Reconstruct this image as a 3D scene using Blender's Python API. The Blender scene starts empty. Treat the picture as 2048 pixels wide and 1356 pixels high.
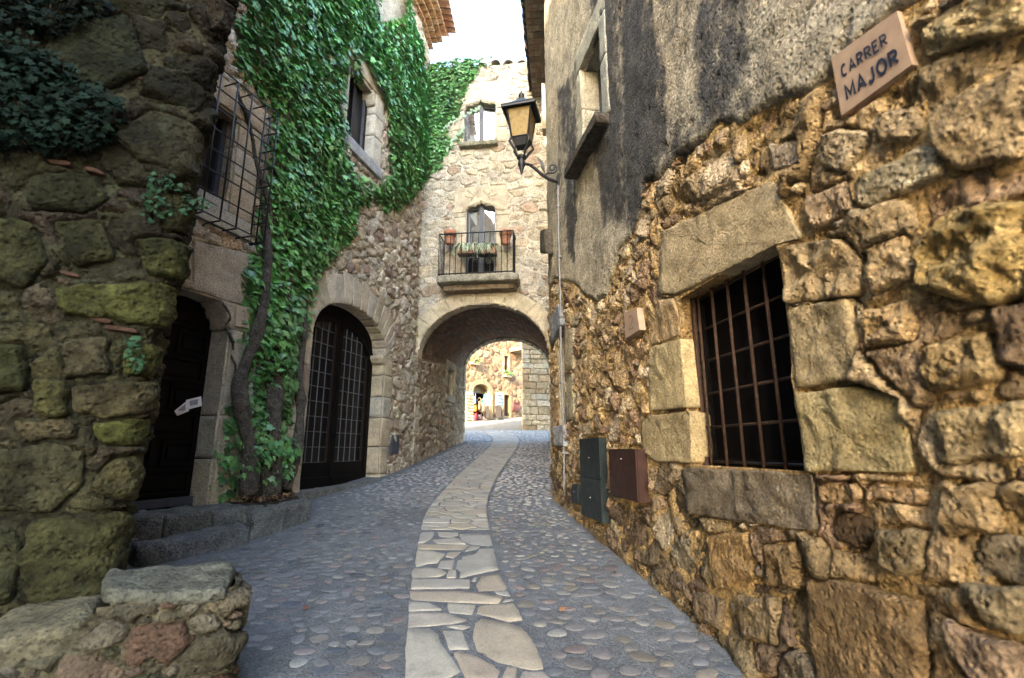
import bpy, bmesh, math, random
import numpy as np
from mathutils import Vector, Matrix

# ------------------------------------------------------------------ camera, sky, sun, exposure
SC = bpy.context.scene
PITCH = math.radians(12.5); FPX = 1000.0; CX, CY = 1024.0, 678.0; CAMZ = 1.54
cam_d = bpy.data.cameras.new('camera'); cam = bpy.data.objects.new('camera', cam_d)
SC.collection.objects.link(cam); SC.camera = cam
cam.location = (0, 0, CAMZ); cam.rotation_euler = (math.pi/2 + PITCH, 0, 0)
cam_d.sensor_width = 36; cam_d.lens = 36*FPX/2048; cam_d.clip_start = 0.05; cam_d.clip_end = 1000
cam_d.dof.use_dof = True; cam_d.dof.focus_distance = 9.0; cam_d.dof.aperture_fstop = 2.4
SUN_AZ, SUN_EL = 208.0, 22.0          # azimuth clockwise from +Y (behind the camera, to the left)
w = bpy.data.worlds.new('World'); SC.world = w; w.use_nodes = True
wn = w.node_tree; sky = wn.nodes.new('ShaderNodeTexSky'); sky.sky_type = 'NISHITA'; sky.sun_disc = False
sky.sun_elevation = math.radians(SUN_EL); sky.sun_rotation = math.radians(SUN_AZ)
sky.air_density = 1.0; sky.dust_density = 2.5; sky.ozone_density = 1.0
bg = wn.nodes['Background']; bg.inputs['Strength'].default_value = 0.15
wn.links.new(sky.outputs['Color'], bg.inputs['Color'])
sl = bpy.data.lights.new('sun', 'SUN'); sl.energy = 2.0; sl.angle = math.radians(0.5); sl.color = (1.0, 0.88, 0.70)
sun = bpy.data.objects.new('sun', sl); SC.collection.objects.link(sun)
_a, _e = math.radians(SUN_AZ), math.radians(SUN_EL)
sdir = Vector((math.sin(_a)*math.cos(_e), math.cos(_a)*math.cos(_e), math.sin(_e)))
sun.rotation_euler = sdir.to_track_quat('Z', 'Y').to_euler()
sun.location = (-6, -6, 20)
vs = SC.view_settings; vs.view_transform = 'Standard'; vs.look = 'None'; vs.gamma = 1.0; vs.use_curve_mapping = False
vs.exposure = 3.95
vs.use_white_balance = True; vs.white_balance_temperature = 6700; vs.white_balance_tint = 4
SC.cycles.use_denoising = True; SC.cycles.max_bounces = 8; SC.cycles.diffuse_bounces = 3
SC.cycles.glossy_bounces = 3; SC.cycles.transmission_bounces = 3; SC.cycles.transparent_max_bounces = 4
SC.cycles.use_adaptive_sampling = True; SC.cycles.adaptive_threshold = 0.01

rng = np.random.default_rng(7); random.seed(7)
# ------------------------------------------------------------------ noise
def _h(ix, iy, iz, seed):
    with np.errstate(over='ignore'):
        n = (ix.astype(np.uint32)*np.uint32(374761393) + iy.astype(np.uint32)*np.uint32(668265263)
             + iz.astype(np.uint32)*np.uint32(2246822519) + np.uint32(seed*3266489917 & 0xffffffff))
        n = (n ^ (n >> np.uint32(13)))*np.uint32(1274126177)
        n = (n ^ (n >> np.uint32(15)))*np.uint32(2654435761)
        n = n ^ (n >> np.uint32(16))
    return n.astype(np.float64)/4294967295.0*2 - 1
def vn(x, y, z=0.0, seed=0):
    x = np.asarray(x, float); y = np.asarray(y, float); z = np.broadcast_to(np.asarray(z, float), x.shape)
    x0 = np.floor(x); y0 = np.floor(y); z0 = np.floor(z)
    fx, fy, fz = x-x0, y-y0, z-z0
    fx = fx*fx*(3-2*fx); fy = fy*fy*(3-2*fy); fz = fz*fz*(3-2*fz)
    xi, yi, zi = x0.astype(np.int64), y0.astype(np.int64), z0.astype(np.int64)
    def H(a, b, c): return _h(xi+a, yi+b, zi+c, seed)
    l0 = (H(0,0,0)*(1-fx)+H(1,0,0)*fx)*(1-fy) + (H(0,1,0)*(1-fx)+H(1,1,0)*fx)*fy
    if not np.any(fz): return l0
    l1 = (H(0,0,1)*(1-fx)+H(1,0,1)*fx)*(1-fy) + (H(0,1,1)*(1-fx)+H(1,1,1)*fx)*fy
    return l0*(1-fz) + l1*fz
def fbm(x, y, z=0.0, f=1.0, o=4, seed=0, g=0.5):
    t = 0; a = 1; n = 0
    for i in range(o):
        t = t + a*vn(np.asarray(x)*f+17.3*i, np.asarray(y)*f-9.1*i, np.asarray(z)*f+3.7*i, seed+i); n += a; a *= g; f *= 2.03
    return t/n
def sstep(a, b, x):
    t = np.clip((x-a)/(b-a), 0, 1); return t*t*(3-2*t)

# ------------------------------------------------------------------ camera rays and surfaces
CP, SP = math.cos(PITCH), math.sin(PITCH)
def ray(px, py):
    u, v = (px-CX)/FPX, (py-CY)/FPX
    return u, CP + v*SP, SP - v*CP
def project(P):
    P = np.atleast_2d(P); y = P[:,1]; z = P[:,2]-CAMZ
    d = np.maximum(y*CP + z*SP, 1e-3); up = -y*SP + z*CP
    return CX + FPX*P[:,0]/d, CY - FPX*up/d, y*CP + z*SP
def gz(y):
    y = np.asarray(y, float)
    return np.where(y < 20, 0.107*np.maximum(y, -12), 2.14 + 0.13*(np.clip(y, 20, 36)-20))
class Ground:
    def map(self, x, y, h=0.0):
        x, y, h = np.broadcast_arrays(np.asarray(x, float), np.asarray(y, float), np.asarray(h, float))
        return np.stack([x.ravel(), y.ravel(), (gz(y)+h).ravel()], 1)
    def hit(self, px, py, h=0.0):
        dx, dy, dz = ray(px, py); t = 1.0
        for _ in range(60):
            t = max(0.2, t + 2.0*(CAMZ + t*dz - float(gz(t*dy)) - h)) if False else t
        lo, hi = 0.3, 60.0
        for _ in range(60):
            m = (lo+hi)/2
            if CAMZ + m*dz - float(gz(m*dy)) - h > 0: lo = m
            else: hi = m
        return lo*dx, lo*dy
    def hitpoly(self, pts, h=0.0): return np.array([self.hit(a, b, h) for a, b in pts])
GROUND = Ground()
class Wall:
    """upright surface over a plan polyline: s along it, z up, h out of the face"""
    def __init__(self, pts, side, smooth=3, lean=0.0):
        self.lean = lean
        p = np.array(pts, float)
        for _ in range(smooth):
            q = [p[0]]
            for a, b in zip(p[:-1], p[1:]): q += [a*.75+b*.25, a*.25+b*.75]
            q.append(p[-1]); p = np.array(q)
        L = np.r_[0, np.cumsum(np.hypot(*np.diff(p, axis=0).T))]
        n = int(L[-1]/0.04)+2; self.S = np.linspace(0, L[-1], n)
        self.X = np.interp(self.S, L, p[:,0]); self.Y = np.interp(self.S, L, p[:,1])
        dx, dy = np.gradient(self.X), np.gradient(self.Y); l = np.hypot(dx, dy)
        self.NX, self.NY = -dy/l*side, dx/l*side
        self.len = L[-1]
    def map(self, s, z, h=0.0):
        s, z, h = np.broadcast_arrays(np.asarray(s, float), np.asarray(z, float), np.asarray(h, float))
        s, z, h = s.ravel(), z.ravel(), h.ravel()
        x = np.interp(s, self.S, self.X) + np.interp(s, self.S, self.NX)*h + self.lean*(z-1.5)
        y = np.interp(s, self.S, self.Y) + np.interp(s, self.S, self.NY)*h
        return np.stack([x, y, z], 1)
    def s_at_y(self, y): return float(np.interp(y, self.Y, self.S))
    def hit(self, px, py, h=0.0):
        r = self._hit(px, py, h, 0.0)
        if self.lean:
            for _ in range(4): r = self._hit(px, py, h, self.lean*(r[1]-1.5))
        return r
    def _hit(self, px, py, h, sx):
        dx, dy, dz = ray(px, py); X = self.X+self.NX*h+sx; Y = self.Y+self.NY*h
        f = X*dy - Y*dx; best = None
        for i in np.where(f[:-1]*f[1:] <= 0)[0]:
            k = f[i]/(f[i]-f[i+1]+1e-12); x = X[i]+(X[i+1]-X[i])*k; y = Y[i]+(Y[i+1]-Y[i])*k
            t = (x*dx+y*dy)/(dx*dx+dy*dy)
            if t > 0 and (best is None or t < best[0]): best = (t, self.S[i]+(self.S[i+1]-self.S[i])*k)
        if best is None:
            i = int(np.argmin(np.abs(f) + 1e3*(Y < 0))); t = (X[i]*dx+Y[i]*dy)/(dx*dx+dy*dy); best = (t, self.S[i])
        return best[1], CAMZ + best[0]*dz
    def hitpoly(self, pts, h=0.0): return np.array([self.hit(a, b, h) for a, b in pts])

# ------------------------------------------------------------------ objects
BASE = {}
def thing(name, label, cat, loc=(0,0,0), group=None, kind=None):
    o = bpy.data.objects.new(name, None); SC.collection.objects.link(o); o.location = loc; o.empty_display_size = .2
    BASE[o.name] = np.array(loc, float); tag(o, label, cat, group, kind); return o
def tag(o, label=None, cat=None, group=None, kind=None):
    if label: o['label'] = label
    if cat: o['category'] = cat
    if group: o['group'] = group
    if kind: o['kind'] = kind
    return o
def mk(name, V, F, mat, parent=None, col=None, smooth=True, loc=None):
    """one mesh object from world-space vertices; under a parent it keeps that thing's origin"""
    V = np.asarray(V, float)
    b = BASE[parent.name] if parent is not None else (np.asarray(loc, float) if loc is not None else V.mean(0)*[1,1,0]+[0,0,V[:,2].min()])
    me = bpy.data.meshes.new(name)
    me.vertices.add(len(V)); me.vertices.foreach_set('co', (V-b).astype(np.float32).ravel())
    if isinstance(F, np.ndarray):
        n, k = F.shape; tot = np.full(n, k); idx = F.ravel()
    else:
        tot = np.array([len(f) for f in F]); idx = np.concatenate([np.asarray(f) for f in F]) if len(F) else np.zeros(0, int); n = len(F)
    me.loops.add(len(idx)); me.loops.foreach_set('vertex_index', idx.astype(np.int32))
    me.polygons.add(n); me.polygons.foreach_set('loop_start', np.r_[0, np.cumsum(tot)[:-1]].astype(np.int32) if n else np.zeros(0, np.int32))
    me.polygons.foreach_set('loop_total', tot.astype(np.int32))
    me.polygons.foreach_set('use_smooth', np.full(n, smooth))
    if col is not None:
        c = np.asarray(col, float)
        if c.ndim == 1: c = np.tile(c[:3], (len(V), 1))
        a = me.color_attributes.new('Col', 'FLOAT_COLOR', 'POINT')
        a.data.foreach_set('color', np.c_[np.clip(c[:,:3], 0, 1), np.ones(len(V))].astype(np.float32).ravel())
    me.update(calc_edges=True); me.validate()
    if mat is not None: me.materials.append(mat)
    o = bpy.data.objects.new(name, me); SC.collection.objects.link(o)
    if parent is not None:
        o.parent = parent; BASE[o.name] = b
        if parent.type == 'MESH': pass
    else:
        o.location = b; BASE[o.name] = b
    return o
class MB:
    """collects shapes into one mesh"""
    def __init__(self): self.V = []; self.F = []; self.C = []; self.n = 0
    def add(self, V, F, col=None):
        V = np.asarray(V, float); self.V.append(V); n = self.n
        self.F += [[int(i)+n for i in f] for f in F]; self.n += len(V)
        self.C.append(np.tile(np.asarray(col if col is not None else (.5,.5,.5), float)[:3], (len(V), 1)) if col is None or np.ndim(col) == 1 else np.asarray(col)[:, :3])
        return self
    def hexa(self, P, col=None):      # P: 8 corners, bottom ring then top ring
        return self.add(P, [[3,2,1,0],[4,5,6,7],[0,1,5,4],[1,2,6,5],[2,3,7,6],[3,0,4,7]], col)
    def box(self, c, d, rz=0.0, col=None):
        x, y, z = np.array(d)/2; P = np.array([[-x,-y,-z],[x,-y,-z],[x,y,-z],[-x,y,-z],[-x,-y,z],[x,-y,z],[x,y,z],[-x,y,z]])
        k, s = math.cos(rz), math.sin(rz); P = P @ np.array([[k,s,0],[-s,k,0],[0,0,1]]) + np.array(c)
        return self.hexa(P, col)
    def wbox(self, W, s0, s1, z0, z1, h0, h1, n=1, col=None):
        for i in range(n):
            a, b = s0+(s1-s0)*i/n, s0+(s1-s0)*(i+1)/n
            self.hexa(W.map([a,b,b,a]*2, [z0,z0,z0,z0,z1,z1,z1,z1], [h1,h1,h0,h0]*2), col)
        return self
    def tube(self, pts, r, n=8, col=None, caps=True):
        pts = np.asarray(pts, float); m = len(pts); r = np.broadcast_to(np.asarray(r, float), (m,))
        T = np.gradient(pts, axis=0); T /= np.linalg.norm(T, axis=1)[:, None]+1e-9
        up = np.array([0,0,1.0]) if abs(T[0][2]) < .9 else np.array([1.0,0,0])
        A = np.cross(T[0], up); A /= np.linalg.norm(A)
        V = []
        for i in range(m):
            A = A - T[i]*np.dot(A, T[i]); A /= np.linalg.norm(A)+1e-9; B = np.cross(T[i], A)
            th = np.arange(n)*2*np.pi/n; V.append(pts[i] + r[i]*(np.cos(th)[:,None]*A + np.sin(th)[:,None]*B))
        F = [[i*n+j, i*n+(j+1)%n, (i+1)*n+(j+1)%n, (i+1)*n+j] for i in range(m-1) for j in range(n)]
        if caps: F += [list(range(n))[::-1], [(m-1)*n+j for j in range(n)]]
        return self.add(np.concatenate(V), F, col)
    def lathe(self, prof, c, n=16, col=None):
        th = np.arange(n)*2*np.pi/n; m = len(prof)
        V = np.concatenate([np.c_[c[0]+r*np.cos(th), c[1]+r*np.sin(th), np.full(n, c[2]+z)] for r, z in prof])
        F = [[i*n+j, i*n+(j+1)%n, (i+1)*n+(j+1)%n, (i+1)*n+j] for i in range(m-1) for j in range(n)]
        return self.add(V, F + [list(range(n))[::-1], [(m-1)*n+j for j in range(n)]], col)
    def plate(self, W, poly, h0, h1, col=None):    # flat-faced polygon on a wall, any outline
        from mathutils.geometry import tessellate_polygon
        poly = np.asarray(poly, float); n = len(poly)
        tri = tessellate_polygon([[Vector((a, b, 0)) for a, b in poly]])
        V = np.r_[W.map(poly[:,0], poly[:,1], h1), W.map(poly[:,0], poly[:,1], h0)]
        return self.add(V, [list(t) for t in tri] + [[i+n for i in t] for t in tri] + [[i, (i+1)%n, (i+1)%n+n, i+n] for i in range(n)], col)
    def build(self, name, mat, parent=None, smooth=False, recalc=True):
        V = np.concatenate(self.V); o = mk(name, V, self.F, mat, parent, np.concatenate(self.C), smooth)
        if recalc:
            bm = bmesh.new(); bm.from_mesh(o.data); bmesh.ops.recalc_face_normals(bm, faces=bm.faces); bm.to_mesh(o.data); bm.free()
        return o

# ------------------------------------------------------------------ polygons
def inside(P, poly):
    P = np.asarray(P, float); x, y = P[...,0], P[...,1]; r = np.zeros(x.shape, bool); n = len(poly)
    for i in range(n):
        (x1,y1),(x2,y2) = poly[i], poly[(i+1)%n]
        if y1 == y2: continue
        c = ((y1 > y) != (y2 > y)) & (x < (x2-x1)*(y-y1)/(y2-y1)+x1); r ^= c
    return r
def psd(P, poly):           # signed distance, positive inside
    x, y = P[...,0], P[...,1]; d = np.full(x.shape, 1e9); n = len(poly)
    for i in range(n):
        (x1,y1),(x2,y2) = poly[i], poly[(i+1)%n]; dx, dy = x2-x1, y2-y1; L = dx*dx+dy*dy+1e-12
        t = np.clip(((x-x1)*dx+(y-y1)*dy)/L, 0, 1); d = np.minimum(d, np.hypot(x-x1-t*dx, y-y1-t*dy))
    return np.where(inside(P, poly), d, -d)
def rect(a, b, c, d): return np.array([(a,c),(b,c),(b,d),(a,d)], float)

# ------------------------------------------------------------------ materials
def nodes(name, rough=.85, spec=.25, metal=0.0):
    m = bpy.data.materials.new(name); m.use_nodes = True; nt = m.node_tree; b = nt.nodes['Principled BSDF']
    b.inputs['Roughness'].default_value = rough; b.inputs['Specular IOR Level'].default_value = spec; b.inputs['Metallic'].default_value = metal
    return m, nt, b
def N(nt, t, **kw):
    n = nt.nodes.new(t)
    for k, v in kw.items():
        if k in n.inputs: n.inputs[k].default_value = v
        else: setattr(n, k, v)
    return n
def mathn(nt, op, a, b):
    n = nt.nodes.new('ShaderNodeMath'); n.operation = op
    for i, v in enumerate((a, b)):
        if isinstance(v, (int, float)): n.inputs[i].default_value = v
        else: nt.links.new(v, n.inputs[i])
    return n.outputs[0]
def ramp(nt, src, p0, p1, v0, v1):
    n = nt.nodes.new('ShaderNodeMapRange'); n.inputs['From Min'].default_value = p0; n.inputs['From Max'].default_value = p1
    n.inputs['To Min'].default_value = v0; n.inputs['To Max'].default_value = v1; nt.links.new(src, n.inputs['Value']); return n.outputs['Result']
def scaled(nt, col, fac):
    n = nt.nodes.new('ShaderNodeVectorMath'); n.operation = 'SCALE'; nt.links.new(col, n.inputs[0]); nt.links.new(fac, n.inputs['Scale']); return n.outputs[0]
def mixc(nt, fac, a, b):
    n = nt.nodes.new('ShaderNodeMix'); n.data_type = 'RGBA'
    if isinstance(fac, float): n.inputs[0].default_value = fac
    else: nt.links.new(fac, n.inputs[0])
    for s, v in ((6, a), (7, b)):
        if isinstance(v, tuple): n.inputs[s].default_value = (*v, 1)
        else: nt.links.new(v, n.inputs[s])
    return n.outputs[2]
def stone_mat(name, big=6.0, fine=45.0, var=.45, bump=.5, dist=.012, pits=.5, rough=.9, fvar=.42, pit=0.0, lichen=None, lich=(.55,.68), dark=None, dk=.7):
    m, nt, b = nodes(name, rough, .15); L = nt.links
    tc = N(nt, 'ShaderNodeTexCoord'); at = N(nt, 'ShaderNodeAttribute', attribute_name='Col')
    n1 = N(nt, 'ShaderNodeTexNoise', Scale=big, Detail=6.0, Roughness=.62); n2 = N(nt, 'ShaderNodeTexNoise', Scale=fine, Detail=7.0, Roughness=.68)
    vo = N(nt, 'ShaderNodeTexVoronoi', Scale=fine*.75)
    for n in (n1, n2, vo): L.new(tc.outputs['Object'], n.inputs['Vector'])
    f1 = ramp(nt, n1.outputs['Fac'], .3, .7, 1-var, 1+var); f2 = ramp(nt, n2.outputs['Fac'], .3, .7, 1-fvar, 1+fvar)
    c = scaled(nt, scaled(nt, at.outputs['Color'], f1), f2)
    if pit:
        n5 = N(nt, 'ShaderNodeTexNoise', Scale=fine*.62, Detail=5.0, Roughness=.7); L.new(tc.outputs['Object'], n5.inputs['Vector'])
        c = scaled(nt, c, ramp(nt, n5.outputs['Fac'], .50, .62, 1.12, 1.12-pit))  # scattered dark spots: pit dirt and pit shadow put into the colour
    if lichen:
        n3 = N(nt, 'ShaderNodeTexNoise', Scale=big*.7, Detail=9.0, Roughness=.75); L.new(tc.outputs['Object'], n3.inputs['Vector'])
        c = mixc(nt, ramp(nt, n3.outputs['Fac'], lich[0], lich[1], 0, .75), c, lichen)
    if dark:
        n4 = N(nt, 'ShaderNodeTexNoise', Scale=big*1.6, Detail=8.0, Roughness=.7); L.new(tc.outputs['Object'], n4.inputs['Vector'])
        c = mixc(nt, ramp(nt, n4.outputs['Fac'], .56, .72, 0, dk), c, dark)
    L.new(c, b.inputs['Base Color'])
    hgt = mathn(nt, 'ADD', mathn(nt, 'MULTIPLY', n2.outputs['Fac'], 1.0), mathn(nt, 'MULTIPLY', ramp(nt, vo.outputs['Distance'], 0, .45, 0, 1), pits))
    hgt = mathn(nt, 'ADD', hgt, mathn(nt, 'MULTIPLY', n1.outputs['Fac'], 1.2))
    bp = N(nt, 'ShaderNodeBump', Strength=bump, Distance=dist); L.new(hgt, bp.inputs['Height']); L.new(bp.outputs['Normal'], b.inputs['Normal'])
    return m
def plain(name, col, rough=.6, spec=.3, metal=0.0, var=.25, scale=20.0, bump=.15, stretch=(1,1,1)):
    m, nt, b = nodes(name, rough, spec, metal); tc = N(nt, 'ShaderNodeTexCoord'); mp = N(nt, 'ShaderNodeMapping'); mp.inputs['Scale'].default_value = stretch
    nt.links.new(tc.outputs['Object'], mp.inputs['Vector']); n1 = N(nt, 'ShaderNodeTexNoise', Scale=scale, Detail=5.0, Roughness=.6); nt.links.new(mp.outputs[0], n1.inputs['Vector'])
    rgb = N(nt, 'ShaderNodeRGB'); rgb.outputs[0].default_value = (*col, 1)
    nt.links.new(scaled(nt, rgb.outputs[0], ramp(nt, n1.outputs['Fac'], .3, .7, 1-var, 1+var)), b.inputs['Base Color'])
    nt.links.new(ramp(nt, n1.outputs['Fac'], .3, .7, max(.02, rough-.1), min(1, rough+.1)), b.inputs['Roughness'])
    bp = N(nt, 'ShaderNodeBump', Strength=bump, Distance=.01); nt.links.new(n1.outputs['Fac'], bp.inputs['Height']); nt.links.new(bp.outputs['Normal'], b.inputs['Normal'])
    return m
def colmat(name, rough=.6, spec=.3, var=.2, scale=30.0, bump=.2, trans=0.0):
    m, nt, b = nodes(name, rough, spec); tc = N(nt, 'ShaderNodeTexCoord'); at = N(nt, 'ShaderNodeAttribute', attribute_name='Col')
    n1 = N(nt, 'ShaderNodeTexNoise', Scale=scale, Detail=4.0); nt.links.new(tc.outputs['Object'], n1.inputs['Vector'])
    c = scaled(nt, at.outputs['Color'], ramp(nt, n1.outputs['Fac'], .3, .7, 1-var, 1+var)); nt.links.new(c, b.inputs['Base Color'])
    if bump:
        bp = N(nt, 'ShaderNodeBump', Strength=bump, Distance=.01); nt.links.new(n1.outputs['Fac'], bp.inputs['Height']); nt.links.new(bp.outputs['Normal'], b.inputs['Normal'])
    if trans:
        tr = N(nt, 'ShaderNodeBsdfTranslucent'); nt.links.new(c, tr.inputs['Color']); mx = N(nt, 'ShaderNodeMixShader'); mx.inputs[0].default_value = trans
        nt.links.new(b.outputs[0], mx.inputs[1]); nt.links.new(tr.outputs[0], mx.inputs[2]); nt.links.new(mx.outputs[0], nt.nodes['Material Output'].inputs['Surface'])
    return m
def glass_mat(name, base, refl):
    m, nt, b = nodes(name, .35, .3); b.inputs['Base Color'].default_value = (*base, 1)
    g = N(nt, 'ShaderNodeBsdfGlossy', Roughness=.02); g.inputs['Color'].default_value = (.9,.93,.97,1)
    fr = N(nt, 'ShaderNodeFresnel', IOR=1.5); f = mathn(nt, 'ADD', mathn(nt, 'MULTIPLY', fr.outputs[0], .04 if refl < .1 else .8), 0.004 if refl < .1 else refl)
    tc = N(nt, 'ShaderNodeTexCoord'); n1 = N(nt, 'ShaderNodeTexNoise', Scale=2.5, Detail=1.0); nt.links.new(tc.outputs['Object'], n1.inputs['Vector'])
    bp = N(nt, 'ShaderNodeBump', Strength=.06, Distance=.02); nt.links.new(n1.outputs['Fac'], bp.inputs['Height']); nt.links.new(bp.outputs['Normal'], g.inputs['Normal'])
    mx = N(nt, 'ShaderNodeMixShader'); nt.links.new(f, mx.inputs[0]); nt.links.new(b.outputs[0], mx.inputs[1]); nt.links.new(g.outputs[0], mx.inputs[2])
    nt.links.new(mx.outputs[0], nt.nodes['Material Output'].inputs['Surface']); return m
M = dict(
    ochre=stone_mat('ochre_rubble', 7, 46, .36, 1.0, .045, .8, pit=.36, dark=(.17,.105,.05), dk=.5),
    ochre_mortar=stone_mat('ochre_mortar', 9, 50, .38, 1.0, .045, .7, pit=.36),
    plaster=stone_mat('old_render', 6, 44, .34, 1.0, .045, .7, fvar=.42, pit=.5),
    dressed=stone_mat('dressed_sandstone', 5, 60, .28, .9, .018, .5, pit=.28),
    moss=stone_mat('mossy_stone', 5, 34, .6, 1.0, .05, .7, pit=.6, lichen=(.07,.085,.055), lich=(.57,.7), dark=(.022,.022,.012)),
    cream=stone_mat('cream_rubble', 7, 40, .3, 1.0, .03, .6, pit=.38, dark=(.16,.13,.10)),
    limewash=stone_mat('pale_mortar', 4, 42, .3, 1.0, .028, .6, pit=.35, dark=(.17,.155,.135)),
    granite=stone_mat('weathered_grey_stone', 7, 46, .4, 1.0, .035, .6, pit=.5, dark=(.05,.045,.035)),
    cobble=stone_mat('river_pebble', 18, 80, .2, .4, .008, .2, rough=.6, fvar=.22),
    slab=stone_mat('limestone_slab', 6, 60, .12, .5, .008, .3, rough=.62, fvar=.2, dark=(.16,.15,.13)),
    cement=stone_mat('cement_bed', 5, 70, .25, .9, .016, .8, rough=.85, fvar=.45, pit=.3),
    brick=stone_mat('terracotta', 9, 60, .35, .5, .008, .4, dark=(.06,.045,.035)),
    iron=plain('black_iron', (.018,.018,.022), .45, .5, .3, .3, 30), rust=plain('rusty_iron', (.055,.032,.022), .8, .2, .1, .5, 35, .4),
    lead=plain('lead_came', (.13,.13,.145), .5, .4, .3, .3, 30), wood=plain('black_stained_oak', (.004,.003,.003), .55, .12, 0, .5, 14, .4, (6,6,1)),
    wood_brown=plain('dark_walnut_frame', (.016,.010,.009), .5, .25, 0, .4, 14, .3, (6,6,1)),  # browner, slightly paler wood for frames, beads and crates
    slate=plain('blue_grey_paint', (.05,.055,.075), .5, .4, 0, .2, 20), zinc=plain('galvanised_pipe', (.22,.21,.215), .55, .3, .3, .25, 25),
    green_box=plain('dark_green_paint', (.008,.015,.017), .45, .4, 0, .5, 9, .15), brown_box=plain('brown_paint', (.035,.013,.009), .5, .35, 0, .3, 12, .15),
    dark_glass=glass_mat('dark_window_glass', (.004,.004,.005), .02), sky_glass=glass_mat('reflective_window_glass', (.03,.035,.04), .30),
    void=plain('unlit_interior', (.006,.005,.005), .9, .05), paper=plain('white_paper', (.75,.76,.85), .7, .2, 0, .08, 30), ink=plain('printed_ink', (.02,.025,.045), .6, .2),
    tile_face=plain('pinkish_ceramic_plaque', (.37,.255,.18), .5, .3, 0, .16, 12, .1), leaf=colmat('ivy_leaf', .38, .9, .25, 14, .15, .12), dryleaf=colmat('dry_leaf', .8, .1, .3, 30, .2),
    bark=stone_mat('ivy_bark', 12, 55, .5, 1.0, .05, .5, pit=.5), soil=stone_mat('soil', 12, 60, .5, .9, .02, .6), goods=colmat('painted_goods', .6, .2, .15),
    shopwood=plain('brown_door_wood', (.10,.05,.03), .6, .3, 0, .3, 16, .2, (5,5,1)),
)
def lamp_glass():
    m, nt, b = nodes('amber_glass', .35, .4); tc = N(nt, 'ShaderNodeTexCoord'); n1 = N(nt, 'ShaderNodeTexNoise', Scale=9.0, Detail=8.0, Roughness=.8)
    nt.links.new(tc.outputs['Object'], n1.inputs['Vector']); c = mixc(nt, ramp(nt, n1.outputs['Fac'], .48, .66, 0, .7), (.60,.44,.19), (.22,.155,.08)); nt.links.new(c, b.inputs['Base Color'])
    tr = N(nt, 'ShaderNodeBsdfTranslucent'); nt.links.new(c, tr.inputs['Color']); mx = N(nt, 'ShaderNodeMixShader'); mx.inputs[0].default_value = .6
    nt.links.new(b.outputs[0], mx.inputs[1]); nt.links.new(tr.outputs[0], mx.inputs[2]); nt.links.new(mx.outputs[0], nt.nodes['Material Output'].inputs['Surface']); return m
M['amber'] = lamp_glass()

# ------------------------------------------------------------------ stone builders
def block(parent, name, W, poly, H=.03, depth=.2, bevel=.02, rough=.008, col=(.4,.3,.2), mat=None, sp=.035, rings=5, seed=None, jit=.006, dcol=.12, nf=6.0, raw=False):
    """a cut stone: outline poly on surface W, rough face standing H proud, sides running depth into the wall"""
    poly = np.asarray(poly, float); seed = int(rng.integers(1e6)) if seed is None else seed
    n = len(poly); P = []
    for i in range(n):
        a, b = poly[i], poly[(i+1)%n]; k = max(1, int(np.hypot(*(b-a))/sp)); P += [a+(b-a)*j/k for j in range(k)]
    P = np.array(P); c = P.mean(0); m = len(P)
    area = .5*np.sum(poly[:,0]*np.roll(poly[:,1],-1)-np.roll(poly[:,0],-1)*poly[:,1])
    if area < 0: P = P[::-1]
    # round corners a little and roughen the outline
    for _ in range(2 if (jit > .002 and sp < .03) else 0): P = P*.6 + (np.roll(P,1,0)+np.roll(P,-1,0))*.2
    jo = jit if jit > .002 else .007
    P = P + jo*np.c_[fbm(P[:,0], P[:,1], f=14, o=2, seed=seed), fbm(P[:,0], P[:,1], f=14, o=2, seed=seed+5)]
    R = np.hypot(*(P-c).T); rr = np.maximum(1-bevel/np.maximum(R, bevel*1.5), .3)
    Q = [P, P] + [c+(P-c)*(1-(1-rr)*.35)[:,None]] + [c+(P-c)*(rr*f)[:,None] for f in np.linspace(1, .22, rings)]
    hs = [np.full(m, -depth), np.full(m, H-bevel)] + [np.full(m, H-bevel*.35)] + [np.full(m, H) for _ in range(rings)]
    tilt = rng.uniform(-.03, .03, 2)
    col = np.asarray(col, float); QQ = np.concatenate(Q); hh_ = np.concatenate(hs); kk_ = np.repeat(np.arange(len(Q)), m)
    nzz = rough*(.7*fbm(QQ[:,0], QQ[:,1], f=nf, o=4, seed=seed, g=.6)+1.3*(.3-np.abs(fbm(QQ[:,0], QQ[:,1], f=nf*.8, o=4, seed=seed+3, g=.55)))) + (QQ-c)@tilt
    hh_ = hh_ + np.where(kk_ == 0, 0, np.where(kk_ > 2, 1, .6))*nzz
    V = [W.map(QQ[:,0], QQ[:,1], hh_)]; C = [col*(1+dcol*fbm(QQ[:,0], QQ[:,1], f=7, o=3, seed=seed+9))[:,None]]
    V.append(W.map(c[0], c[1], H)); C.append(col[None]); nr = len(Q)
    F = [[i*m+j, i*m+(j+1)%m, (i+1)*m+(j+1)%m, (i+1)*m+j] for i in range(nr-1) for j in range(m)] + [[(nr-1)*m+j, (nr-1)*m+(j+1)%m, nr*m] for j in range(m)]
    # face winding: make the front face look along +h
    a, b, d = V[0][-m], V[0][-m+1], V[-1][0]; nrm = np.cross(b-a, d-a); out = W.map(c[0], c[1], 1.0)[0]-W.map(c[0], c[1], 0.0)[0]
    if np.dot(nrm, out) < 0: F = [f[::-1] for f in F]
    if raw: return np.concatenate(V), F, np.concatenate(C)
    return mk(name, np.concatenate(V), F, mat or M['dressed'], parent, np.concatenate(C))

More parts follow.
